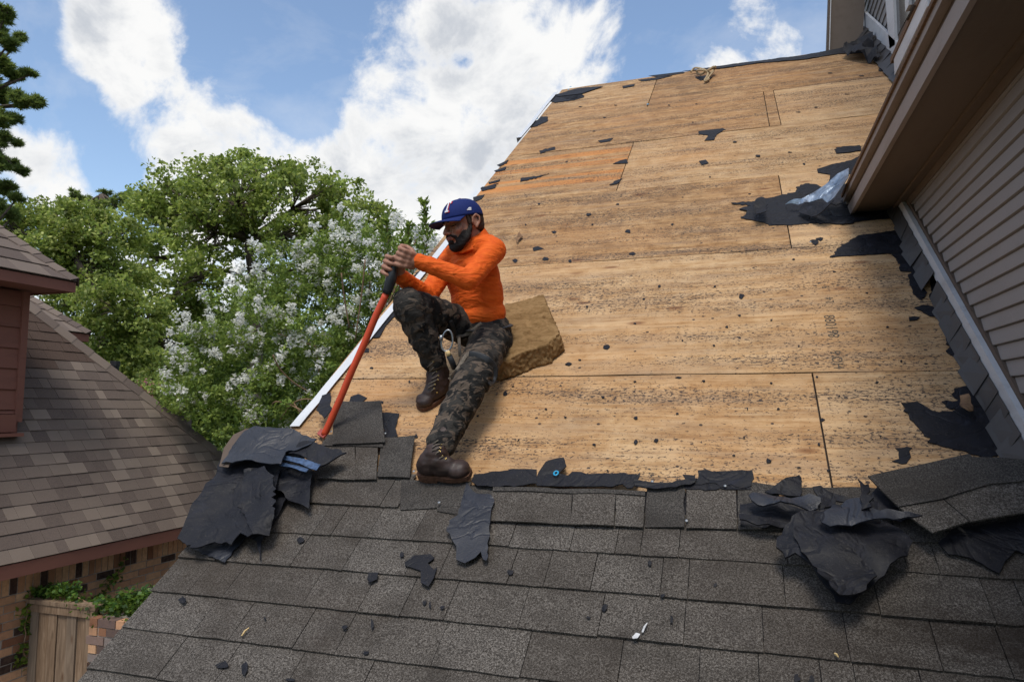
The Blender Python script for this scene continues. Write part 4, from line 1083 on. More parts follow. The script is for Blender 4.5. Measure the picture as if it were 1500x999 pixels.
def hand(mb, ctr, wr, side):
    """a hand closed round the grip: palm, four curled fingers, thumb"""
    u = (wr-ctr); u = (u-BD*u.dot(BD)).normalized(); v = BD.cross(u)*side
    ax = -BD
    mb.limb([wr, ctr+u*.048+v*.004], [.025, .027], 14, .012)
    for o_ in (-.028, -.010, .010, .028):
        mb.limb([ctr+u*.050+ax*o_*.8, ctr+u*.026+v*.024+ax*o_], [.0165, .0135], 12, .008)
    for i, o_ in enumerate((-.032, -.011, .010, .030)):
        ln = (.86, 1.0, .97, .85)[i]; r0 = .0305+.001*i
        pts = []
        for k in range(6):
            a_ = radians(48+k*46*ln); rr_ = r0-(.0022*k if k > 2 else 0)
            pts.append(ctr+ax*(o_+.0012*k*(i-1.5))+u*(cos(a_)*rr_)+v*(sin(a_)*rr_))
        mb.limb(pts, [.0112, .0108, .0102, .0097, .0090, .0082], 12, .005)
    th = [ctr+u*.046+ax*.018, ctr+u*.026-v*.022+ax*.040, ctr-v*.033+ax*.046, ctr-u*.022-v*.024+ax*.044]
    mb.limb(th, [.015, .0125, .0112, .0092], 12, .006)
hand(body, hL, wrL, 1); hand(body, hR, wrR, -1)
bme = remesh(body, .0038, 5, .5)
finish('body', bme, 'skin', man)
# face details
MB().ell(Hd(0, .0985, -.0585), (.021, .0075, .0040), HM).ell(Hd(0, .0975, -.0660), (.018, .0075, .0048), HM).obj('lips', 'lip', man, None, True)
for s_ in (-1, 1):
    MB().limb([Hd(s_*.016, .0875, -.0085), Hd(s_*.031, .0890, -.0115), Hd(s_*.046, .0775, -.0085)], [.0016, .0026, .0014], 6, .004).obj('eyelash', 'hair_dark', man, None, True)
    MB().limb([Hd(s_*.014, .0965, .0120), Hd(s_*.032, .0935, .0170), Hd(s_*.050, .0775, .0120)], [.0034, .0042, .0026], 8, .005).obj('eyebrow', 'hair_dark', man, None, True)
bd = MB()
for s_ in (-1, 1):
    bd.limb([Hd(s_*.0690, .010, -.005), Hd(s_*.066, .016, -.035), Hd(s_*.0575, .034, -.070), Hd(s_*.036, .062, -.098), Hd(0, .076, -.108)], [.006, .010, .0165, .0180, .0195], 12, .008)
    bd.limb([Hd(s_*.044, .052, -.062), Hd(s_*.034, .062, -.085)], [.0155, .02], 12, .01)
    bd.limb([Hd(0, .1025, -.0500), Hd(s_*.018, .0975, -.0525), Hd(s_*.032, .0820, -.0640), Hd(s_*.034, .073, -.083)], [.0050, .0058, .0062, .009], 10, .005)
for s_ in (-1, 1): bd.ell(Hd(s_*.052, .040, -.062), (.012, .026, .028), HM)
bd.ell(Hd(0, .062, -.106), (.036, .029, .022), HM).ell(Hd(0, .093, -.080), (.012, .010, .009), HM)
me = remesh(bd, .0034, 2)
finish('beard', me, 'hair_dark', man, lambda c, n: c+n*(.0030*mnoise.noise(c*230)+.0014*mnoise.noise(c*90)+.001))
hr = MB().ell(Hd(0, -.020, .012), (.0775, .0865, .058), HM, 20, 14); hr.ell(Hd(0, -.045, -.012), (.064, .060, .045), HM, 20, 14)
for s_ in (-1, 1): hr.limb([Hd(s_*.071, .022, .03), Hd(s_*.070, .014, -.01)], [.010, .008], 8, .01)
me = remesh(hr, .004, 2); finish('hair', me, 'hair_short', man, lambda c, n: c+n*(.0012*mnoise.noise(c*150)))
# cap: six-panel crown, brim, button, embroidery
def crown(az, e, off=0.0):
    """az 0 = front, positive towards his left; e 0 at the band .. 1 at the top"""
    th = e*pi/2; rz = .093; rx, ry = .0870, .1010
    seam = -.0014*max(0, 1-abs(((az/(pi/3)+.5) % 1)-.5)*14)*cos(th)
    k = cos(th)**.80; kz = sin(th)**.95
    r = 1+off/.09+seam/.09
    fr = .010*max(0, cos(az))*cos(th)
    return Hd(rx*k*sin(az)*r, (ry*k+fr)*cos(az)*r-.004, .026+rz*kz*r)
V = []; F = []; na, ne = 72, 16
for j in range(ne+1):
    for i in range(na): V.append(crown(2*pi*i/na, min(j/ne, .995), 0))
for j in range(ne+1):
    for i in range(na): V.append(crown(2*pi*i/na, min(j/ne, .995), -.004))
o_ = (ne+1)*na
for j in range(ne):
    for i in range(na):
        i2 = (i+1) % na
        F.append((j*na+i, j*na+i2, (j+1)*na+i2, (j+1)*na+i)); F.append((o_+j*na+i2, o_+j*na+i, o_+(j+1)*na+i, o_+(j+1)*na+i2))
for i in range(na): F.append((i, o_+i, o_+(i+1) % na, (i+1) % na))
F.append(tuple(ne*na+i for i in range(na)))
cap = MB().add(V, F).obj('cap', 'cap_cloth', man, None, True)
V = []; F = []; nu, nv = 24, 8
for L in (0, 1):
    for j in range(nv+1):
        for i in range(nu+1):
            az = radians(-66+132*i/nu); t = j/nv
            base = crown(az, .0, -.002*(1-t)); ext = .076*max(0, cos(az*1.02))**.55
            d_ = (yh*.97+xh*sin(az)*.30).normalized()
            p = base+d_*ext*t-zh*(.003*t+.016*(sin(az)**2)*t+.008*t*t)-zh*(.0035*L)
            V.append(p)
m_ = (nu+1)*(nv+1)
for j in range(nv):
    for i in range(nu):
        a_ = j*(nu+1)+i; F.append((a_, a_+1, a_+nu+2, a_+nu+1)); F.append((m_+a_+1, m_+a_, m_+a_+nu+1, m_+a_+nu+2))
for i in range(nu): a_ = nv*(nu+1)+i; F.append((a_, a_+1, m_+a_+1, m_+a_))
for j in range(nv):
    a_ = j*(nu+1); F.append((a_, a_+nu+1, m_+a_+nu+1, m_+a_)); a_ += nu; F.append((a_+nu+1, a_, m_+a_, m_+a_+nu+1))
MB().add(V, F).obj('brim', 'cap_cloth', cap, None, True)
MB().ell(Hd(0, -.004, .1205), (.008, .008, .004), HM).obj('cap_button', 'cap_button', cap, None, True)
def embroid(name, poly, off, m, az0, e0, sc):
    """poly in metres on the crown surface"""
    P = [crown(az0+p[0]*sc/.095, e0+p[1]*sc/.125, off) for p in poly]
    n_ = (sum((p for p in P), Vector())/len(P)-Hd(0, -.004, .03)).normalized()*.0012
    return MB().prism(P, n_)
TS = [[(-.40, .50), (.40, .50), (.43, .22), (.34, .22), (.30, .36), (.11, .36), (.11, .30), (-.11, .30), (-.11, .36), (-.30, .36), (-.34, .22), (-.43, .22)], [(-.11, .32), (.11, .32), (.09, -.38), (-.09, -.38)], [(-.24, -.36), (.24, -.36), (.26, -.50), (-.26, -.50)]]
a0 = radians(17)
for m, off, dx, g_ in (('red_thread', .0022, .0030, 1.12), ('white_thread', .0040, 0, 1.0)):
    mb = MB()
    for poly in TS:
        s1 = embroid('x', [(p[0]*-.042*g_-dx*-1, p[1]*.052*(1+(g_-1)*.6)-dx*.25) for p in poly], off, m, a0, .40, 1)
        mb.add(s1.V, s1.F)
    mb.obj('letter_T', m, cap)
mb = MB()
for poly in ([(-.009, -.005), (.012, -.004), (.008, .001), (-.010, -.001)], [(-.010, .001), (.006, .0025), (.000, .0065), (-.012, .006)]):
    s1 = embroid('x', [(-p[0], p[1]) for p in poly], .0015, 'white_thread', radians(80), .17, 1); mb.add(s1.V, s1.F)
mb.obj('side_logo', 'white_thread', cap)
# shirt
sh = MB()
chest = (shL+shR)/2-up*.115
sh.ell(chest+fo*.0, (.154, .104, .155), TB, 24, 16)
sh.ell(T(0, .006, tl*.40), (.142, .110, .150), TB, 24, 16)
sh.ell(T(0, .002, tl*.20), (.146, .118, .088), TB, 24, 16)
sh.limb([neck-up*.045, shL+(neck-shL)*.12], [.066, .060], 16); sh.limb([neck-up*.045, shR+(neck-shR)*.12], [.066, .060], 16)
sh.limb([shL, elL, wrL+(elL-wrL)*.02], [.059, .045, .034], 18, .02)
sh.limb([shR, elR, wrR+(elR-wrR)*.04], [.057, .045, .034], 18, .02)
me = remesh(sh, .006, 7, .5)
arms = [(shL, elL), (elL, wrL), (shR, elR), (elR, wrR)]
def fold(c, n):
    d = 0; best = 9
    for A, B_ in arms:
        ab = B_-A; t = max(0, min(1, (c-A).dot(ab)/ab.length_squared)); dd = (c-(A+ab*t)).length
        if dd < best: best = dd; tt = t; L_ = ab.length; cc = A+ab*t
    if best < .085:
        ph = tt*L_*150+2.2*mnoise.noise(c*13)*3; k = .35+.65*max(0, 1-abs(tt-(.92 if L_ else 0))*3)
        rg = lambda v: (1-2.2*abs(mnoise.noise(v)))
        d += .0030*k*rg(Vector((tt*L_*26, (c-cc).dot(up)*9, (c-cc).dot(fo)*6)))+.0010*rg(Vector((tt*L_*48, (c-cc).dot(up)*16, 4.0)))
    q = Vector(((c-pel).dot(lf), (c-pel).dot(fo), (c-pel).dot(up)))
    dg = q.z*26+q.x*13*(1 if q.x > 0 else -1)+3.0*mnoise.noise(q*6)
    if best > .07:
        rg2 = 1-2.4*abs(mnoise.noise(Vector((q.x*4.5, q.y*4.5, dg*.30))))
        rg3 = 1-2.4*abs(mnoise.noise(Vector((q.x*9+4, q.y*9, dg*.62))))
        d += .0058*rg2+.0018*rg3
    hem = max(0, 1-q.z/.07)
    d += .006*hem*mnoise.noise(Vector((q.x*22, q.y*22, q.z*30)))
    return c+n*d
finish('shirt', me, 'orange_cloth', man, fold)
# collar
P = []; co = neck+up*.035; P2 = []
for k in range(22):
    a_ = 2*pi*k/22; r = .0655
    P.append(neck+up*(.024+.012*cos(a_)*-1)+lf*(sin(a_)*r)+fo*(cos(a_)*r*1.05+.006))
cb = MB(); V = []; F = []
for k in range(22):
    a_ = 2*pi*k/22; dr = lf*sin(a_)+fo*cos(a_)
    for (rr_, uu) in ((.062, .050), (.067, .052), (.090, .014), (.100, -.004), (.094, -.012), (.066, .0)):
        V.append(neck-up*.022+fo*.010+dr*rr_+up*(uu-.030*cos(a_)+.004*mnoise.noise(dr*4)))
for k in range(22):
    for j in range(6):
        F.append((k*6+j, k*6+(j+1) % 6, ((k+1) % 22)*6+(j+1) % 6, ((k+1) % 22)*6+j))
cb.add(V, F); me = remesh(cb, .0035, 3); finish('collar', me, 'orange_cloth', man, lambda c, n: c+n*.002*mnoise.noise(c*40))
# trousers
tr = MB()
tr.ell(T(0, .0, .02), (.155, .122, .095), TB, 24, 14)
tr.limb([hipL, kL, anL+(kL-anL)*.10], [.098, .079, .058], 20, .02)
tr.limb([hipR, kR, anR+(kR-anR)*.16], [.092, .077, .057], 20, .02)
tr.limb([hipL, T(0, -.05, .0)], [.098, .11], 18); tr.limb([hipR, T(0, -.03, .0)], [.09, .11], 18)
# cargo pocket
tr.ell(hipL.lerp(kL, .72)+(-FW)*.045+RT*.025, (.050, .042, .060), TB)
me = remesh(tr, .006, 6, .5)
legs = [(hipL, kL), (kL, anL), (hipR, kR), (kR, anR)]
def foldp(c, n):
    best = 9
    for A, B_ in legs:
        ab = B_-A; t = max(0, min(1, (c-A).dot(ab)/ab.length_squared)); dd = (c-(A+ab*t)).length
        if dd < best: best = dd; tt = t; L_ = ab.length
    d = .0045*sin(tt*L_*95+5*mnoise.noise(c*9))*(.35+abs(mnoise.noise(c*6)))
    d += .008*mnoise.noise(c*15)+.004*mnoise.noise(c*34)
    return c+n*d
finish('trousers', me, 'camo_cloth', man, foldp)
MB().tube([T(.158*sin(a_), .125*cos(a_), .022) for a_ in [2*pi*k/30 for k in range(30)]], .021, 8, True, .3, up.copy()).obj('belt', 'black_plastic', man, None, True)
# boots
def boot(an, toe, heel, shin):
    """an = ankle joint, toe = toe tip on the sole plane, shin = unit vector up the shin"""
    n0 = EN; heel = heel-n0*(heel-toe).dot(n0)
    fd = toe-heel; sc_ = fd.length/.285; fd = fd.normalized(); sd = n0.cross(fd); print('boot length', sc_*.285, 'ankle', (an-heel).dot(fd), (an-heel).dot(sd), (an-heel).dot(n0))
    FM = Matrix((sd, fd, n0)).transposed()
    up_ = MB()
    up_.ell(heel+fd*.222*sc_+n0*.030, (.045, .066*sc_, .031), FM, 18, 12)
    up_.ell(heel+fd*.150*sc_+n0*.040, (.041, .085*sc_, .037), FM, 18, 12)
    up_.ell(heel+fd*.055*sc_+n0*.042, (.036, .054*sc_, .040), FM, 18, 12); up_.limb([heel+fd*.07*sc_+n0*.06, an], [.041, .049], 14)
    up_.limb([heel+fd*.175*sc_+n0*.046, heel+fd*.125*sc_+n0*.068, an+shin*.03], [.034, .038, .048], 14)
    up_.limb([heel+fd*.060+n0*.05, an+shin*.03, an+shin*.155], [.043, .050, .054], 18, .015)
    me = remesh(up_, .0045, 4)
    ub = finish('boot', me, 'leather', man, lambda c, n: c+n*(.0025*mnoise.noise(c*28)+.0018*mnoise.noise(Vector((c.x*20, c.y*20, c.z*70)))))
    # sole outline
    so_ = []
    for k in range(28):
        a_ = 2*pi*k/28; f_ = .5-.5*cos(a_); 
        wv = (.040+.008*max(0, f_-.4)/.6-.007*math.exp(-((f_-.38)/.14)**2))*abs(sin(a_))**.55*(1 if sin(a_) >= 0 else -1)
        so_.append(heel+fd*(-.004+.292*f_)*sc_+sd*wv-n0*.004)
    MB().prism(so_, n0*.020).obj('sole', 'sole', ub)
    MB().prism([p for p in so_ if (p-heel).dot(fd) < .09], -n0*.012).obj('heel', 'sole', ub)
    # laces and eyelets
    ff = (-FW*.75+fd*.66); fr_ = (ff-shin*ff.dot(shin)).normalized(); ss = shin.cross(fr_)
    rows_ = []
    for k in range(7):
        if k < 4: rows_.append((an+shin*(.135-.032*k)+fr_*.0535, fr_, ss))
        else: rows_.append((heel+fd*(.112+.030*(k-4))*sc_+n0*(.104-.012*(k-4)), n0, sd))
    return ub, rows_
def tilt(v): return v.normalized()
toeR = G(614, 600, .006); toeL = G(690, 696, .040); heelR = G(661, 572, .006); heelL = G(614, 694, .040)
ubR, rR = boot(anR, toeR, heelR, tilt(kR-anR))
ubL, rL = boot(anL, toeL, heelL, tilt(kL-anL))
for ub, rws, pts, in ((ubR, rR, [(626.5+8, 530), (636, 537), (639, 544), (642, 550), (641, 556), (637, 563), (636, 569), (640, 575)]), (ubL, rL, [(648.5, 643), (646, 651), (644.5, 656), (644, 661), (648, 668), (653, 672)])):
    A = []
    for x, y in pts:
        # eyelets sit where the view ray meets the leather
        o_, d_ = Vector((0, 0, 0)), ray(x, y).normalized(); org = -ub.matrix_world.translation
        hit, loc, nn_, idx = ub.ray_cast(Vector((0, 0, 0)), d_)
        if hit: A.append((loc, nn_))
    for loc, nn_ in A:
        MB().tube([loc+nn_*.002+nn_.orthogonal().normalized()*0+(nn_.orthogonal().normalized()*cos(t_)+nn_.cross(nn_.orthogonal().normalized())*sin(t_))*.0032 for t_ in [2*pi*k/8 for k in range(8)]], .0015, 5, True).obj('eyelet', 'brass', ub, None, True)
    for k in range(len(A)-1):
        (a_, n1), (c_, n2) = A[k], A[k+1]; off = RT*-.034
        MB().tube([a_+n1*.004, a_.lerp(c_, .5)+off*.55+n1*.010, c_+off*.9+n2*.004], .0024, 5).obj('lace', 'web_strap', ub, None, True)
# harness: straps, carabiner
def ribbon(pts, w_, m, name, par, th=.003, flat=.12):
    return MB().tube(catmull([Vector(p) for p in pts], 5), w_, 8, False, flat, -FW).obj(name, m, par, None, True)
hit_ = lambda x, y, o, off=.006: (lambda r: (r[1]+ray(x, y).normalized()*-off) if r[0] else C(x, y, 3.2))(o.ray_cast(Vector((0, 0, 0)), ray(x, y).normalized()))
trs = [o for o in man.children if o.name.startswith('trousers')][0]
bpy.context.view_layer.update()
hs = lambda L: [hit_(x, y, trs, .008) for x, y in L]
harness = ribbon(hs([(706, 474), (696, 482), (684, 489), (668, 492)]), .011, 'web_strap', 'harness_strap', man)
ribbon(hs([(672, 492), (673, 508), (674, 522)]), .0075, 'web_strap', 'harness_strap', man)
ribbon(hs([(690, 516), (682, 522), (676, 532), (668, 544)])+[hit_(662, 552, trs, .02), hit_(658, 556, trs, .02)], .0085, 'web_strap', 'harness_strap', man)
ribbon(hs([(687, 519), (700, 521), (715, 528), (724, 540), (722, 556), (716, 562)]), .016, 'black_plastic', 'leg_loop', man)
ribbon(hs([(660, 470), (664, 480), (668, 492)]), .010, 'black_plastic', 'harness_strap', man)
cc = []
d0 = 3.02
for k in range(24):
    a_ = 2*pi*k/24; x = 655+cos(a_)*8.2*(1+.12*sin(a_)); y = 499+sin(a_)*15.5; xx = x+(y-499)*-.10
    cc.append(C(xx, y, d0+.0))
MB().tube(cc, .0042, 8, True).obj('carabiner', 'steel', man, None, True)
MB().tube([C(646.5, 491, d0), C(646, 499, d0)], .009, 8).obj('carabiner_gate', 'steel', man, None, True)
MB().tube([C(655, 514, d0), C(658, 521, d0)], .011, 8).obj('yellow_sleeve', 'straw', man, None, True)
MB().tube([C(658, 521, d0), C(663, 532, d0+.02), C(666, 540, d0+.03)], .013, 8).obj('lanyard', 'black_plastic', man, None, True)
# ------------------------------------------------------------------ ground
me = mesh('ground', [(-200, -200, 0), (200, -200, 0), (200, 300, 0), (-200, 300, 0)], [(0, 1, 2, 3)], 'lawn')
g_ = bpy.data.objects.new('ground', me); COL.objects.link(g_); g_.location = (0, 0, -4.3); g_['kind'] = 'structure'
MB().box(-6.4, RX+.12, -6, 9, -4.295, -4.22).obj('bounce_slab', 'concrete')['kind'] = 'structure'  # pale slab added out of view to bounce light onto the neighbouring bricks

# ------------------------------------------------------------------ neighbouring house
WN = -6.2; PH = radians(54)
zN = (hitX(0, 829, WN).z+hitX(265, 771, WN).z)/2
nn = Vector((sin(PH), 0, cos(PH))); cN = nn.dot(Vector((WN, 0, zN))); us = Vector((-cos(PH), 0, sin(PH)))
def NP(x, y): return plane_hit(x, y, nn, cN)
def NT(p): return (p-Vector((WN, 0, zN))).dot(us)
h1, h2 = NP(327, 667), NP(65, 463); t1, t2 = NT(h1), NT(h2)
yhip = lambda t: h1.y+(h2.y-h1.y)*(t-t1)/(t2-t1)
nb = thing('neighbouring_house', 'neighbouring brick house with brown shingle roof, red fascia and a red dormer at the left', 'house', (WN-3, 4, -4.3))
TM = t2+2.0
npt = lambda t, y, h=0: Vector((WN, y, zN))+us*t+nn*h
MB().prism([npt(0, -2, -.02), npt(0, yhip(0), -.02), npt(TM, yhip(TM), -.02), npt(TM, -2, -.02)], -nn*.1).obj('roof', 'brown_shingle_far', nb)
roofN = nb.children[0]
def ymin_at(t):
    P0 = npt(t, 0); # px = -50 -> (P.RT) = k (P.FW)
    k = (-50-750)/FPX
    return (k*P0.dot(FW)-P0.dot(RT))/(RT.y-k*FW.y)
rng = random.Random(11); cnt = 0; far = MB(); t = 0; row = 0
while t < t2+.95:
    y1 = yhip(t+.06); y0 = ymin_at(t); y = y1
    e_ = .140
    yy = y1-rng.uniform(.05, .3)
    ys_ = [y1]; 
    while yy > -2: ys_.append(yy); yy -= rng.choice([.11, .14, .17, .20, .24])
    hh = rng.uniform(-.001, .001)
    for i in range(len(ys_)-1):
        a_, b2 = ys_[i+1]+.002, ys_[i]-.001
        hb = .010+rng.choice([0, 0, .004])+hh; yb = min(b2, yhip(t+e_*1.2)) if i == 0 else b2
        V = [npt(t-.006, a_, hb), npt(t-.006, b2, hb), npt(t+e_*1.15, yb, .002), npt(t+e_*1.15, a_, .002), npt(t-.006, a_, hb-.008), npt(t-.006, b2, hb-.008), npt(t+e_*1.15, yb, -.004), npt(t+e_*1.15, a_, -.004)]
        if i and rng.random() < .0: continue
        F = [(0, 1, 2, 3), (7, 6, 5, 4), (0, 4, 5, 1), (1, 5, 6, 2), (3, 2, 6, 7), (0, 3, 7, 4)]
        if b2 > y0 and cnt < 298: MB().add(V, F).obj('shingle', 'brown_shingle', roofN); cnt += 1
        else: far.add(V, F)
    t += e_; row += 1
o = far.obj('shingle_field', 'brown_shingle_far', roofN); o['kind'] = 'stuff'
def hipcaps(A, B_, n, wv, m, par, nrm, side, wd=.14):
    for k in range(n):
        a_ = A.lerp(B_, k/n); b2 = A.lerp(B_, (k+1.18)/n); d_ = nrm*.060; d2 = nrm*.044
        V = [a_+d_, b2+d2, b2+side*wd+d2*.55, a_+side*wd+d_*.62, a_-wv*wd+d_*.5, b2-wv*wd+d2*.45]
        V2 = [v-nrm*.012 for v in V]
        MB().add(V+V2, [(0, 1, 2, 3), (0, 4, 5, 1), (9, 8, 7, 6), (7, 11, 10, 6), (0, 3, 9, 6), (4, 0, 6, 10), (3, 2, 8, 9), (5, 4, 10, 11), (2, 1, 7, 8), (1, 5, 11, 7)]).obj('hip_cap', 'brown_shingle', par)
hd_ = (h2-h1).normalized()
sd_ = (hd_.cross(nn)).normalized()
if sd_.y > 0: sd_ = -sd_
nH = Vector((0, sin(PH), cos(PH)))
sd2 = hd_.cross(nH).normalized()
if sd2.x > 0: sd2 = -sd2
A0 = npt(0, yhip(0)); B0 = npt(TM, yhip(TM))
hipcaps(A0, B0, 26, -sd2, 'brown_shingle', roofN, (nn+nH).normalized()*.6, sd_, .125)
# end slope of the roof beyond the hip
MB().prism([A0, B0, B0+Vector((-3, 0, 0)), A0+Vector((-7, 0, 0))], Vector((0, -.05, -.05))).obj('roof_end', 'brown_shingle_far', nb)
MB().prism([(WN-.02, -2, zN-.135), (WN-.02, yhip(0), zN-.135), (WN-.02, yhip(0), zN-.012), (WN-.02, -2, zN-.012)], (.025, 0, 0)).obj('fascia', 'red_paint', nb)
MB().box(WN-.5, WN-.022, -2, yhip(0), zN-.125, zN-.11).obj('soffit', 'red_paint', nb)
XB = WN-.24
wl_ = MB().box(XB-.25, XB-.007, -2, yhip(0)-.3, -4.3, zN-.11).obj('wall', 'mortar', nb)
# bricks
rng = random.Random(4); zt = zN-.135
ya = hitX(-12, 900, XB).y; yb_ = hitX(315, 800, XB).y
y = ya
while y < yb_:
    MB().box(XB-.04, XB+rng.uniform(-.002, .003), y+.005, y+.068, zt-.205, zt-.005, .001).obj('brick', 'brick', wl_); y += .075
z = zt-.215; r_ = 0; zlow = hitX(0, 1010, XB).z; nbk = 0
BV = [mesh('brick', *(lambda b: (b.V, b.F))(MB().box(-.04, .0, .005, .207, -.066, 0, .0015)), 'brick') for _ in range(6)]
while z > zlow:
    y = ya-.215*.5*(r_ % 2)
    while y < yb_:
        c = Vector((XB, y+.1, z-.03)); dpt = c.dot(FW); py_ = 499.5+FPX*c.dot(DN)/dpt; px_ = 750+FPX*c.dot(RT)/dpt
        if px_ > -15 and py_ < 1015 and px_ < 300:
            o = put('brick', BV[rng.randrange(6)], wl_); o.location = o.location+Vector((XB+rng.uniform(-.003, .003), y, z)); nbk += 1
        y += .215
    z -= .077; r_ += 1
# dormer
D0 = NP(28, 642); XD = D0.x
dz = hitX(42, 428, XD).z
dor = MB().prism([(XD-.015, D0.y-2.5, D0.z-.2), (XD-.015, D0.y-.015, D0.z-.2), (XD-.015, D0.y-.015, dz), (XD-.015, D0.y-2.5, dz)], (-2.2, 0, 0)).obj('dormer', 'red_paint', nb)
zs_ = [hitX(10, y_, XD).z for y_ in (425, 447, 478, 509, 539, 570, 600, 606)]
yc_ = hitX(26, 520, XD).y
for i in range(len(zs_)-1):
    z1, z0 = zs_[i]-.004, zs_[i+1]
    MB().add([(XD+.012, D0.y-2.4, z0), (XD+.012, yc_, z0), (XD-.004, yc_, z1), (XD-.004, D0.y-2.4, z1), (XD-.016, D0.y-2.4, z0), (XD-.016, yc_, z0), (XD-.016, yc_, z1), (XD-.016, D0.y-2.4, z1)],
             [(0, 1, 2, 3), (7, 6, 5, 4), (0, 4, 5, 1), (1, 5, 6, 2), (2, 6, 7, 3), (3, 7, 4, 0)]).obj('siding_board', 'red_paint', dor)
MB().box(XD-.014, XD+.026, yc_+.002, D0.y, hitX(26, 618, XD).z, dz).obj('corner_board', 'red_paint', dor)
MB().box(XD-.014, XD+.034, D0.y-2.4, hitX(24, 612, XD+.03).y, hitX(10, 633, XD+.03).z, hitX(10, 607, XD+.03).z).obj('base_board', 'red_paint', dor)
MB().box(XD-.014, XD+.09, D0.y-2.4, D0.y-.02, hitX(10, 640, XD+.09).z, hitX(10, 635, XD+.09).z).obj('base_flashing', 'red_paint', dor)
def small_roof(par, XE, pt_top0, pt_top1, pt_bot, hip_to, slope, rows, label):
    """hipped roof with its eave on X = XE, far eave corner at pt_top1"""
    c1 = hitX(*pt_top1, XE); zf = c1.z; zb_ = hitX(*pt_bot, XE).z
    sl_ = radians(slope); n_ = Vector((sin(sl_), 0, cos(sl_))); cc_ = n_.dot(Vector((XE, 0, zf))); u_ = Vector((-cos(sl_), 0, sin(sl_)))
    hp_ = plane_hit(*hip_to, n_, cc_); th_ = (hp_-c1).dot(u_); yh_ = lambda t: c1.y+(hp_.y-c1.y)*t/th_
    rf = MB().prism([c1-n_*.01, Vector((XE, c1.y-4, zf))-n_*.01, Vector((XE, c1.y-4, zf))+u_*th_*1.3-n_*.01, Vector((XE, yh_(th_*1.3), zf))+u_*th_*1.3-n_*.01], -n_*.02).obj('dormer_roof', 'brown_shingle_far', par)
    P_ = lambda t, y, h: Vector((XE, y, zf))+u_*t+n_*h
    e = th_*1.3/rows; rr = random.Random(3)
    for k in range(rows):
        t = k*e; y = yh_(t+.02)
        while y > c1.y-2.6:
            w_ = rr.uniform(.22, .45); a_ = y-w_+.003; hb = .018
            yt = min(y, yh_(t+e*1.1))
            MB().add([P_(t-.01, a_, hb), P_(t-.01, y, hb), P_(t+e*1.1, yt, .004), P_(t+e*1.1, a_, .004), P_(t-.01, a_, hb-.01), P_(t-.01, y, hb-.01), P_(t+e*1.1, yt, -.004), P_(t+e*1.1, a_, -.004)],
                     [(0, 1, 2, 3), (7, 6, 5, 4), (0, 4, 5, 1), (1, 5, 6, 2), (2, 6, 7, 3), (3, 7, 4, 0)]).obj('shingle', 'brown_shingle', rf)
            y -= w_
    top = P_(th_*1.3, yh_(th_*1.3), 0); n2 = Vector((0, sin(sl_), cos(sl_))); hd2 = (top-c1).normalized(); s1 = hd2.cross(n_).normalized(); s1 = -s1 if s1.y > 0 else s1
    s2 = hd2.cross(n2).normalized(); s2 = -s2 if s2.x > 0 else s2
    hipcaps(c1, top, 8, -s2, 'brown_shingle', rf, (n_+n2).normalized()*.8, s1, .11)
    MB().prism([c1-n2*.01, top-n2*.01, c1+Vector((-2.0, 0, 0))-n2*.01], -n2*.02).obj('roof_end', 'brown_shingle_far', rf)
    MB().box(XE-.03, XE-.004, c1.y-4, c1.y, zb_, zf-.012).obj('dormer_fascia', 'red_paint', par)
    MB().box(XE-2, XE-.031, c1.y-.03, c1.y-.002, zb_, zf-.014).obj('dormer_fascia', 'red_paint', par)
    MB().box(XE-1.6, XE-.03, c1.y-4, c1.y-.032, zb_+.012, zb_+.025).obj('dormer_soffit', 'red_paint', par)
    return rf
small_roof(nb, XD+.40, (0, 393), (112, 413), (112, 429), (0, 337), 36, 5, '')
small_roof(nb, -8.3, (95, 484), (131, 489), (131, 501), (45, 437), 36, 4, '')
c2 = hitX(131, 501, -8.3)
MB().box(-10.2, -8.65, c2.y-2.5, c2.y-.35, c2.z-2, c2.z+.02).obj('rear_dormer', 'red_paint', nb)
for (px_, py_, d_, r_) in ((168, 535, 9.2, .052),):
    c = C(px_, py_+6, d_)
    MB().tube([c-Vector((0, 0, .16)), c+Vector((0, 0, .06))], r_, 12).tube([c+Vector((0, 0, .04)), c+Vector((0, 0, .11))], r_*1.18, 12).obj('vent_pipe', 'black_plastic', nb)

# ------------------------------------------------------------------ wooden gate and low brick wall between the houses
YG = hitX(46, 886, XB).y
gt = thing('wooden_gate', 'weathered cedar picket fence panel with a top cap against the brick wall', 'fence', (XB+.5, YG, -4.3))
xl = hitY(51, 900, YG).x; xr = hitY(141, 900, YG).x; zt_ = hitY(52, 884, YG).z
PX = [50, 62, 76, 89, 103, 117, 130, 143]
for i in range(7):
    x0 = hitY(PX[i], 900, YG).x+.004; x1 = hitY(PX[i+1], 900, YG).x-.004; dy = random.choice([0, .004, .012, .016])
    MB().box(x0, x1, YG-.02-dy, YG-dy, -4.25, zt_-.03, .002).obj('picket', 'fence_wood', gt)
MB().box(xl-.05, xr+.05, YG-.06, YG+.05, zt_+.018, zt_+.055, .002).obj('top_cap', 'fence_wood', gt)
MB().box(xl-.02, xr+.04, YG-.05, YG-.018, zt_-.055, zt_+.015, .002).obj('top_rail', 'fence_wood', gt)
MB().box(xl, xr, YG+.005, YG+.045, -3.4, -3.3).obj('back_rail', 'fence_wood', gt)
lw = thing('low_brick_wall', 'low stained brick wall with whitish mortar smears beside the wooden gate', 'wall', (-4, YG-.12, -4.3))
YW = YG-.14; bx0 = hitY(131, 912, YW).x; bz = hitY(133, 905, YW).z
core = MB().box(bx0+.008, RX+.1, YW+.008, YW+.25, -4.3, bz-.01).obj('wall_core', 'mortar', lw)
rng = random.Random(9); z = bz; r_ = 0
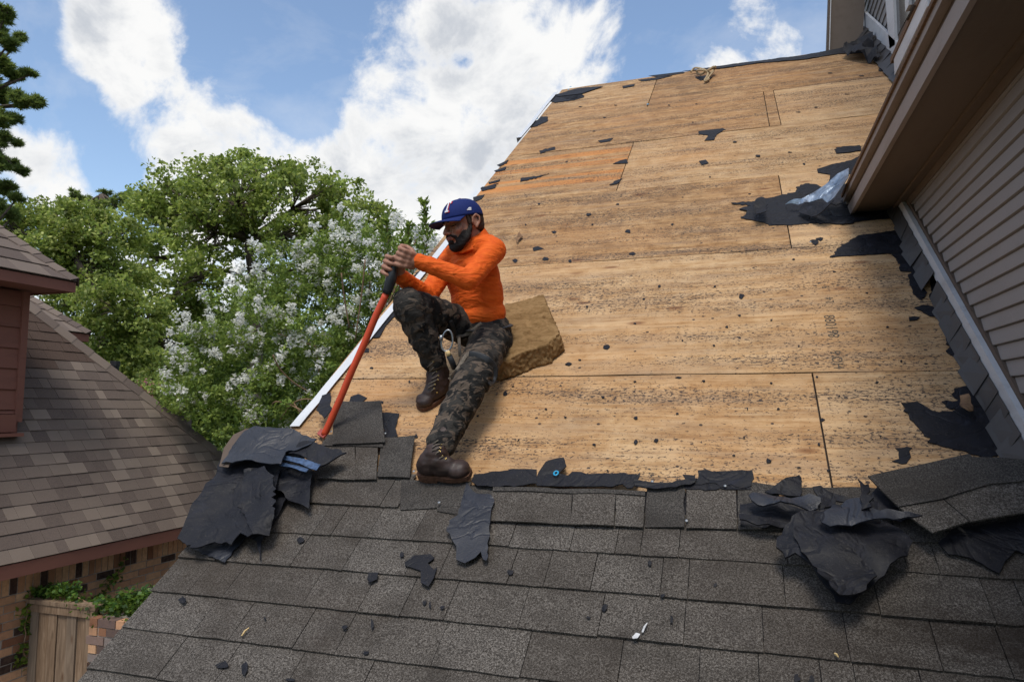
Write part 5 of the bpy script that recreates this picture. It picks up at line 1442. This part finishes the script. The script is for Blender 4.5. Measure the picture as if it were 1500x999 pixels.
BD_ = [mesh('brick', *(lambda b: (b.V, b.F))(MB().box(.004, .196, -.0, .1, -.066, 0, .002)), 'brick_dirty') for _ in range(5)]
BH_ = mesh('brick', *(lambda b: (b.V, b.F))(MB().box(.004, .092, -.0, .1, -.066, 0, .002)), 'brick')
zl2 = hitY(130, 1010, YW).z
while z > zl2-.1:
    x = bx0+(.1 if r_ % 2 else 0)-(.025 if r_ in (2, 5) else 0)
    if r_ % 2: o = put('brick', BH_, lw); o.location += Vector((bx0, YW+rng.uniform(-.01, .004), z))
    while x < bx0+2.0:
        o = put('brick', BD_[rng.randrange(5)] if r_ > 1 or rng.random() < .3 else BH_, lw); o.location += Vector((x, YW+rng.uniform(-.008, .004), z))
        x += .2 if o.data != BH_ else .097
    z -= .076; r_ += 1

# ------------------------------------------------------------------ leaves
def leaf_mesh(name, P, L, W, cols, m, seed, upb=.35, fold=.18, dirs=None):
    """one folded quad per leaf, tinted per leaf by the leaf's own colour"""
    g = np.random.default_rng(seed); n = len(P)
    a = g.normal(size=(n, 3)); 
    if dirs is not None: a = a*.45+dirs
    a /= np.linalg.norm(a, axis=1)[:, None]
    nr = g.normal(size=(n, 3)); nr[:, 2] = np.abs(nr[:, 2])+upb*2; nr -= a*(nr*a).sum(1)[:, None]; nr /= np.linalg.norm(nr, axis=1)[:, None]
    b2 = np.cross(a, nr); l = (L*g.uniform(.7, 1.25, n))[:, None]; w_ = (W*g.uniform(.7, 1.2, n))[:, None]
    V = np.empty((n, 4, 3)); V[:, 0] = P-a*l/2; V[:, 1] = P+b2*w_/2+nr*w_*fold; V[:, 2] = P+a*l/2; V[:, 3] = P-b2*w_/2+nr*w_*fold
    me = bpy.data.meshes.new(name); me.vertices.add(n*4); me.vertices.foreach_set('co', V.reshape(-1)); me.loops.add(n*4)
    me.loops.foreach_set('vertex_index', np.arange(n*4, dtype=np.int32)); me.polygons.add(n); me.polygons.foreach_set('loop_start', np.arange(0, n*4, 4, dtype=np.int32))
    me.update(calc_edges=True)
    at = me.attributes.new('tint', 'FLOAT_COLOR', 'FACE'); c = np.ones((n, 4), np.float32); c[:, :3] = cols
    at.data.foreach_set('color', c.reshape(-1)); me.materials.append(MATS[m]); return me
def pick(g, pal, n, wts=None):
    pal = np.array(pal); i = g.choice(len(pal), n, p=wts); return pal[i]*g.uniform(.75, 1.25, (n, 1))
GREEN = [(.13, .19, .048), (.23, .305, .075), (.34, .405, .10), (.50, .54, .17)]
def make_tree(name, label, cat, lobes, base, trunk_r, depth_j, nclump, clump_r, nleaf, L, W, pal, wts, seed, limbs=True, group=None, extra=None, dirs_up=False, trunk_pts=None, shell=.55, flat=.9, keepf=None):
    g = np.random.default_rng(seed); rr = random.Random(seed)
    t = thing(name, label, cat, tuple(base), group)
    cen = []; lob = []
    for (px, py, d, r) in lobes:
        R = r/FPX*d; c = C(px, py, d+rr.uniform(-1, 1)*depth_j); lob.append((c, R))
        k = max(3, int(nclump*(r/50)**2))
        for _ in range(k):
            v = Vector(g.normal(size=3)).normalized()
            cen.append(c+Vector((v.x, v.y, v.z*flat))*R*(rr.uniform(shell, 1.0) if rr.random() < .8 else rr.uniform(1.0, 1.28)))
    if keepf: cen = [c for c in cen if keepf(c)]
    P = []; cl = []
    for c in cen:
        n = int(nleaf*rr.uniform(.5, 1.4)); cr = clump_r*rr.uniform(.6, 1.3)
        q = g.normal(size=(n, 3)); q /= np.linalg.norm(q, axis=1)[:, None]; q *= (g.uniform(.1, 1, (n, 1))**.5)*cr; q[:, 2] *= .65
        P.append(q+np.array(c)); tn = rr.random()
        cc_ = pick(g, pal, n, wts)*(.7+.6*tn); cl.append(cc_)
    P = np.concatenate(P); cl = np.concatenate(cl)
    dirs = None
    if dirs_up: dirs = np.tile(np.array([[0, 0, .8]]), (len(P), 1))
    put('crown', leaf_mesh('crown', P, L, W, cl, 'leaf', seed, dirs=dirs), t)
    if limbs:
        mb = MB(); base = Vector(base)
        mid = lob[0][0] if trunk_pts is None else Vector(trunk_pts[-1])
        tp_ = [base]+([Vector(p) for p in trunk_pts] if trunk_pts else [base.lerp(mid, .5)+Vector((rr.uniform(-.3, .3), 0, 0)), mid])
        k = len(tp_); mb.tube(catmull(tp_, 4), [trunk_r*(1-.6*i/(4*(k-1))) for i in range(4*(k-1)+1)], 9).obj('trunk', 'bark', t, None, True)
        mb = MB()
        for (c, R) in lob:
            st_ = min(tp_[1:], key=lambda p: (p-c).length); m2 = st_.lerp(c, .5)+Vector((rr.uniform(-1, 1), rr.uniform(-1, 1), rr.uniform(-.2, .8)))*R*.25
            mb.tube(catmull([st_, m2, c], 3), [trunk_r*.26*(1-.7*i/6) for i in range(7)], 6)
            for c2 in rr.sample(cen, min(len(cen), 400)):
                if (c2-c).length < R*1.05 and rr.random() < .55: mb.tube([c.lerp(st_, .25), c.lerp(c2, .5)+Vector((0, 0, rr.uniform(-.1, .1)*R)), c2], [trunk_r*.13, trunk_r*.08, trunk_r*.03], 4)
        mb.obj('limbs', 'bark', t, None, True)
    if extra: extra(t, cen, lob, g, rr)
    return t
gz = -4.3
def gbase(px, d): p = C(px, 597, d); return (p.x, p.y, gz)
# big broadleaf tree in the middle
make_tree('broadleaf_tree', 'tall rounded broadleaf tree rising behind the white-flowering bush', 'tree',
    [(345, 285, 20, 55), (265, 300, 20, 50), (300, 262, 21, 38), (400, 268, 20, 45), (450, 292, 20, 50), (505, 300, 20, 42), (520, 325, 19, 40), (225, 330, 20, 45), (300, 340, 20, 55), (370, 335, 21, 50), (430, 345, 20, 50), (485, 355, 20, 50), (215, 385, 20, 42), (250, 420, 20, 42), (210, 300, 21, 35), (340, 250, 20, 26), (318, 240, 20, 20), (376, 246, 20, 19), (288, 262, 20, 22), (425, 258, 20, 18), (248, 277, 20, 20), (478, 276, 20, 17), (355, 231, 20, 12), (205, 300, 20, 18), (545, 300, 20, 15), (285, 400, 19, 42), (270, 455, 19, 42), (320, 470, 20, 38), (550, 340, 20, 30), (420, 390, 21, 35), (470, 400, 21, 40)],
    gbase(372, 20), .26, 1.2, 42, .33, 50, .135, .09, GREEN, [.25, .35, .27, .13], 21, trunk_pts=[C(374, 470, 20), C(371, 410, 20), C(362, 350, 20)])
make_tree('leafy_tree', 'yellow-green leafy tree with a leaning limb behind the brown roof', 'tree',
    [(45, 335, 15, 38), (95, 320, 16, 36), (140, 345, 15, 45), (70, 375, 15, 42), (125, 395, 15, 45), (180, 400, 16, 40), (165, 445, 15, 42), (110, 440, 15, 42), (205, 470, 15, 42), (150, 500, 14, 45), (215, 520, 15, 40), (250, 545, 15, 36), (10, 330, 15, 32), (185, 340, 16, 30), (200, 560, 14, 40)],
    gbase(285, 15), .17, .9, 60, .27, 62, .095, .065, GREEN, [.25, .3, .25, .2], 22, trunk_pts=[C(268, 560, 15), C(262, 523, 15), C(215, 480, 15), C(152, 440, 15), C(110, 380, 15)])
def pine(name, label, cl, base, seed, d, tr, cr=13, n=300, trunk=None, twig=True):
    rr = random.Random(seed); g = np.random.default_rng(seed); t = thing(name, label, 'tree', base); P = []; D = []; mb = MB()
    tk = [Vector(base)]+[C(x, y, d) for x, y in trunk]
    mb.tube(tk, [tr*(1-.6*i/len(tk)) for i in range(len(tk))], 8).obj('trunk', 'bark', t, None, True)
    tw = MB()
    for (px, py, r) in cl:
        c = C(px, py, d+rr.uniform(-.7, .7)); R = r/FPX*d; st_ = min(tk, key=lambda p: (p-c).length)
        tw.tube([st_, st_.lerp(c, .5)-Vector((0, 0, R*.6)), c-Vector((0, 0, R*.3))], [tr*.20, tr*.13, tr*.06], 5)
        for _ in range(int(17*(r/cr)**2)+4):
            v = Vector(g.normal(size=3)).normalized()*R*rr.uniform(.3, 1.0); c2 = c+Vector((v.x, v.y, v.z*.75)); tw.tube([c-Vector((0, 0, R*.3)), c2], [tr*.07, tr*.03], 4)
            q = g.normal(size=(n//8, 3)); q /= np.linalg.norm(q, axis=1)[:, None]; q[:, 2] = np.abs(q[:, 2])*.9-.15
            P.append(np.array(c2)+q*.5*R*.34); D.append(q*1.6)
    P = np.concatenate(P); D = np.concatenate(D)
    put('needles', leaf_mesh('needles', P, .15 if d < 14 else .2, .016 if d < 14 else .03, pick(g, [(.10, .16, .055), (.17, .23, .075), (.26, .32, .10)], len(P)), 'leaf', seed, dirs=D), t)
    tw.obj('branches', 'bark', t, None, True)
pine('pine_tree', 'pine branches with needle tufts entering at the upper left edge',
     [(8, 22, 14), (-12, 40, 20), (12, 62, 15), (30, 57, 9), (-5, 95, 20), (22, 112, 13), (42, 108, 9), (5, 140, 16), (30, 148, 15), (52, 152, 11), (-8, 175, 20), (18, 175, 12), (0, 205, 15), (25, 210, 8), (-10, 240, 18), (14, 240, 12), (30, 252, 9), (5, 275, 15), (24, 290, 9), (-5, 305, 18), (18, 315, 13), (-30, 120, 25), (-30, 220, 25), (-30, 40, 25)],
     gbase(-70, 11), 31, 11, .2, 13, 620, [(-72, 400), (-62, 150), (-50, -100)])
pine('pine_tree', 'small distant pine poking above the leafy tree at the left',
     [(110, 288, 14), (132, 296, 16), (155, 286, 12), (180, 288, 13), (165, 300, 14), (95, 300, 12), (190, 305, 12), (145, 315, 16), (120, 318, 14)],
     gbase(150, 24), 32, 24, .2, 13, 300, [(150, 400), (148, 330), (150, 285)])
# crape myrtle
def blossoms(t, cen, lob, g, rr):
    P = []; keep = []
    for c in cen:
        dd = min((c-l[0]).length/l[1] for l in lob)
        best = min(lob, key=lambda l: (c-l[0]).length); v = (c-best[0]); f_ = v.dot(-FW)*.6+v.z*1.0
        pyv = 499.5+FPX*c.dot(DN)/c.dot(FW)
        if f_ > -.05*best[1] and rr.random() < (.62 if pyv < 540 else .30): keep.append(c+v.normalized()*.10+Vector((0, 0, .04)))
    for c in keep:
        for _ in range(rr.choice([1, 1, 2])):
            c3 = c+Vector((rr.uniform(-.1, .1), rr.uniform(-.1, .1), rr.uniform(-.05, .1)))
            n = rr.randint(20, 44); q = g.normal(size=(n, 3))*np.array([.030, .030, .034])*rr.uniform(.5, 1.3); P.append(q+np.array(c3))
    P = np.concatenate(P)
    put('blossoms', leaf_mesh('blossoms', P, .044, .038, pick(g, [(.86, .86, .82), (.88, .88, .85), (.78, .79, .70)], len(P)).clip(0, .92), 'petal', 77, upb=1.6), t)
    mb = MB(); b0 = Vector(t.location)
    for i in range(9):
        s_ = b0+Vector((rr.uniform(-.3, .3), rr.uniform(-.3, .3), 0)); l = rr.choice([q_ for q_ in lob if q_[0].x > b0.x-.7]); mb.tube(catmull([s_, s_.lerp(l[0], .5)+Vector((rr.uniform(-.3, .3), 0, .2)), l[0]], 3), [.035-.004*i for i in range(7)], 6)
        for _ in range(6):
            c = rr.choice(cen); a_ = l[0]
            if (c-a_).length < 1.3: mb.tube([s_.lerp(a_, .8), a_.lerp(c, .4), c], [.012, .008, .004], 5)
    mb.obj('stems', 'twig_brown', t, None, True)
    # bare brown twigs low on the camera side
    for a in ([(470, 622), (440, 600), (405, 588), (395, 600)], [(478, 600), (455, 585), (430, 590), (410, 615)], [(465, 640), (445, 612), (430, 590)], [(400, 520), (410, 540), (430, 560), (455, 575)], [(500, 400), (505, 440), (512, 480)], [(535, 380), (530, 430), (520, 500)]):
        MB().tube(catmull([C(x, y, 8.35+.1*i) for i, (x, y) in enumerate(a)], 4), .009, 5).obj('bare_twig', 'twig_brown', t, None, True)
def behind_hip(c):
    d_ = c.dot(FW); x = 750+FPX*c.dot(RT)/d_; y = 499.5+FPX*c.dot(DN)/d_
    return not (x < 345 and y > 667-(327-x)*.775-16)
CM = [(430, 400, 9.3, 48), (385, 440, 9.3, 46), (480, 385, 9.3, 46), (530, 400, 9.2, 44), (560, 368, 9, 36), (520, 345, 9.3, 38), (455, 465, 9.1, 60), (520, 465, 9, 50), (390, 520, 9.1, 60), (320, 560, 9.2, 48), (450, 540, 8.9, 55), (340, 610, 9, 50), (410, 600, 8.9, 55), (470, 590, 8.9, 40), (275, 590, 9.2, 42), (590, 372, 8.8, 26), (330, 500, 9.3, 42), (395, 650, 8.8, 55), (300, 650, 9, 50), (560, 420, 8.8, 36), (500, 520, 8.8, 40), (470, 430, 9.2, 40), (330, 700, 9, 50), (240, 600, 9.3, 26), (275, 535, 9.8, 36), (300, 500, 9.8, 38), (350, 450, 9.7, 36), (255, 560, 9.8, 28), (440, 720, 9.2, 70), (360, 740, 9.6, 60), (520, 700, 9.3, 60), (610, 350, 8.6, 20), (460, 650, 8.8, 50), (550, 460, 8.8, 36), (640, 400, 8.6, 40), (580, 480, 8.7, 45)]
make_tree('crape_myrtle', 'bushy crape myrtle covered in small white blossom clusters left of the worker', 'flowering shrub', CM, gbase(420, 9.2), .06, .25, 48, .15, 52, .058, .030,
    [(.13, .205, .05), (.20, .29, .07), (.28, .37, .09), (.38, .46, .12)], [.25, .35, .28, .12], 41, limbs=False, extra=blossoms, shell=.5, keepf=behind_hip)
# tall upright shoots
def shoot(px0, py0, px1, py1, d, seed, wid, n, nf):
    rr = random.Random(seed); g = np.random.default_rng(seed); a_ = C(px0, py0, d); b2 = C(px1, py1, d)
    t = thing('crape_myrtle_shoot', LAB[seed], 'shrub shoot', tuple(a_)); mb = MB(); P = []; D = []
    mb.tube([Vector((a_.x-.25, a_.y+.5, gz)), a_.lerp(Vector((a_.x-.25, a_.y+.5, gz)), .4), a_, a_.lerp(b2, .5)+Vector((.02, 0, 0)), b2], [.022, .016, .009, .006, .002], 5)
    for k in range(n):
        f_ = k/n; s_ = a_.lerp(b2, f_); v = Vector(g.normal(size=3)); v.z = abs(v.z)*.7+.35; v.normalize(); ln = wid*(.95-.6*f_)*rr.uniform(.25, 1.1); e_ = s_+v*ln
        if k % 3 == 0: mb.tube([s_, e_], [.003, .0015], 4)
        for j in range(4): P.append(np.array(s_.lerp(e_, (j+1)/4))+g.normal(size=3)*.012); D.append(np.array(v)*1.6)
    mb.obj('stem', 'twig_brown', t, None, True)
    put('leaves', leaf_mesh('leaves', np.array(P), .075, .026, pick(g, [(.16, .25, .05), (.26, .36, .08), (.12, .19, .045)], len(P)), 'leaf', seed, dirs=np.array(D)), t)
    if nf:
        Q = [];
        for _ in range(nf): c = a_.lerp(b2, rr.uniform(0, .6))+Vector((rr.uniform(-1, 1)*wid*.6, rr.uniform(-1, 1)*wid*.4, 0)); Q.append(g.normal(size=(16, 3))*.022+np.array(c))
        put('blossoms', leaf_mesh('blossoms', np.concatenate(Q), .032, .026, pick(g, [(.74, .75, .72)], 16*nf), 'petal', seed), t)
LAB = {51: 'tall pale green leafy shoot standing just left of the blue cap', 52: 'dark leafy sprig between the white bush and the tall pale shoot', 53: 'short leafy sprig above the right end of the white bush', 54: 'thin leafy sprig over the hands of the worker'}
shoot(624, 400, 621, 293, 6.6, 51, .17, 64, 14)
shoot(596, 400, 600, 328, 7.2, 52, .15, 70, 4)
shoot(566, 380, 566, 318, 7.8, 53, .14, 60, 3)
shoot(606, 420, 588, 352, 6.9, 54, .15, 70, 8)
# pink bush
def pink(t, cen, lob, g, rr):
    P = np.concatenate([g.normal(size=(9, 3))*.06+np.array(rr.choice(cen)) for _ in range(22)])
    put('blossoms', leaf_mesh('blossoms', P, .07, .06, pick(g, [(.62, .16, .22), (.70, .28, .32)], len(P)), 'petal', 9), t)
make_tree('pink_flowering_bush', 'distant bush with pink flowers just above the brown roof hip', 'shrub', [(222, 572, 13, 22), (240, 590, 13, 20)], gbase(225, 13), .05, .2, 60, .18, 40, .08, .05, GREEN, [.4, .4, .2, 0], 61, limbs=False, extra=pink)
# background greenery
bgl = []
rr = random.Random(2)
for i in range(30): bgl.append((i*24-20+rr.uniform(-8, 8), rr.uniform(525, 560)-(25 if i % 4 == 0 else 0), 34+rr.uniform(-3, 3), rr.uniform(36, 52)))
for i in range(26): bgl.append((i*26-10, rr.uniform(590, 640), 30, 42))
for (x, y) in ((330, 480), (300, 500), (360, 500), (250, 500), (200, 500), (400, 460)): bgl.append((x, y, 30, 42))
for i in range(34): bgl.append((640+i*42, rr.uniform(520, 575), 34, rr.uniform(46, 60)))
for i in range(30): bgl.append((-700+i*24, rr.uniform(520, 575), 34, rr.uniform(40, 56)))
g = np.random.default_rng(5); P = []; cl = []
for (px, py, d, r) in bgl:
    c = np.array(C(px, py, d)); R = r/FPX*d
    for _ in range(26):
        v = g.normal(size=3); v /= np.linalg.norm(v); c2 = c+v*R*g.uniform(.5, 1)*np.array([1, 1, .8]); q = g.normal(size=(42, 3))*.30; P.append(q+c2); cl.append(pick(g, [(.06, .11, .03), (.09, .15, .035), (.13, .19, .05)], 42))
o = put('background_woods', leaf_mesh('background_woods', np.concatenate(P), .28, .2, np.concatenate(cl), 'leaf', 8)); o['kind'] = 'stuff'; tag(o, 'dark green woods filling the gap behind the garden trees', 'woods')

# ------------------------------------------------------------------ ivy
g = np.random.default_rng(3)
def ivy(name, label, pts, n, spread, L, seed, onx=False, pal=None):
    g = np.random.default_rng(seed); P = []
    for i in range(n):
        k = g.integers(0, len(pts)); p = pts[k]; P.append(np.array(p)+g.normal(size=3)*np.array(spread))
    o = thing(name, label, 'climbing plant', tuple(pts[0])); P = np.array(P)
    put('leaves', leaf_mesh('leaves', P, L, L*.85, pick(g, pal or [(.045, .115, .022), (.08, .17, .03), (.13, .23, .04), (.03, .07, .02)], n), 'leaf', seed, upb=.6), o)
    mb = MB(); mb.tube([Vector(p) for p in pts], .006, 5); mb.obj('stem', 'twig_brown', o)
mk = lambda L_, Y: [hitY(x, y, Y) for x, y in L_]
ivy('ivy', 'dense ivy mound growing on top of the low brick wall', mk([(150, 892), (165, 884), (180, 880), (195, 875), (208, 880), (222, 872), (205, 890), (190, 892), (175, 895), (225, 880), (215, 895), (235, 876)], YG+.12), 1700, (.07, .10, .035), .046, 1)
ivy('ivy', 'ivy trailing along the cap of the wooden gate', mk([(58, 872), (72, 868), (85, 866), (98, 870), (112, 878), (125, 884), (138, 888), (88, 860), (100, 862), (66, 864)], YG+.06), 900, (.06, .05, .022), .044, 2)
ivy('ivy_vine', 'thin yellow-green vine hanging down the brick wall left of the gate', [hitX(x, y, XB+.04) for x, y in [(50, 868), (46, 884), (40, 895), (38, 908), (36, 918), (38, 928), (35, 942), (34, 955), (40, 965), (32, 968)]], 130, (.012, .035, .03), .052, 4, pal=[(.13, .22, .03), (.19, .27, .04), (.08, .15, .03)])
ivy('ivy_vine', 'leafy vine climbing the brick wall above the ivy mound', [hitX(x, y, XB+.04) for x, y in [(145, 880), (152, 868), (158, 858), (165, 850), (172, 842), (176, 834), (182, 824)]], 90, (.012, .03, .03), .050, 5, pal=[(.10, .20, .03), (.16, .25, .04), (.06, .12, .03)])
for o in bpy.data.objects:
    if '_deck' in o: del o['_deck']
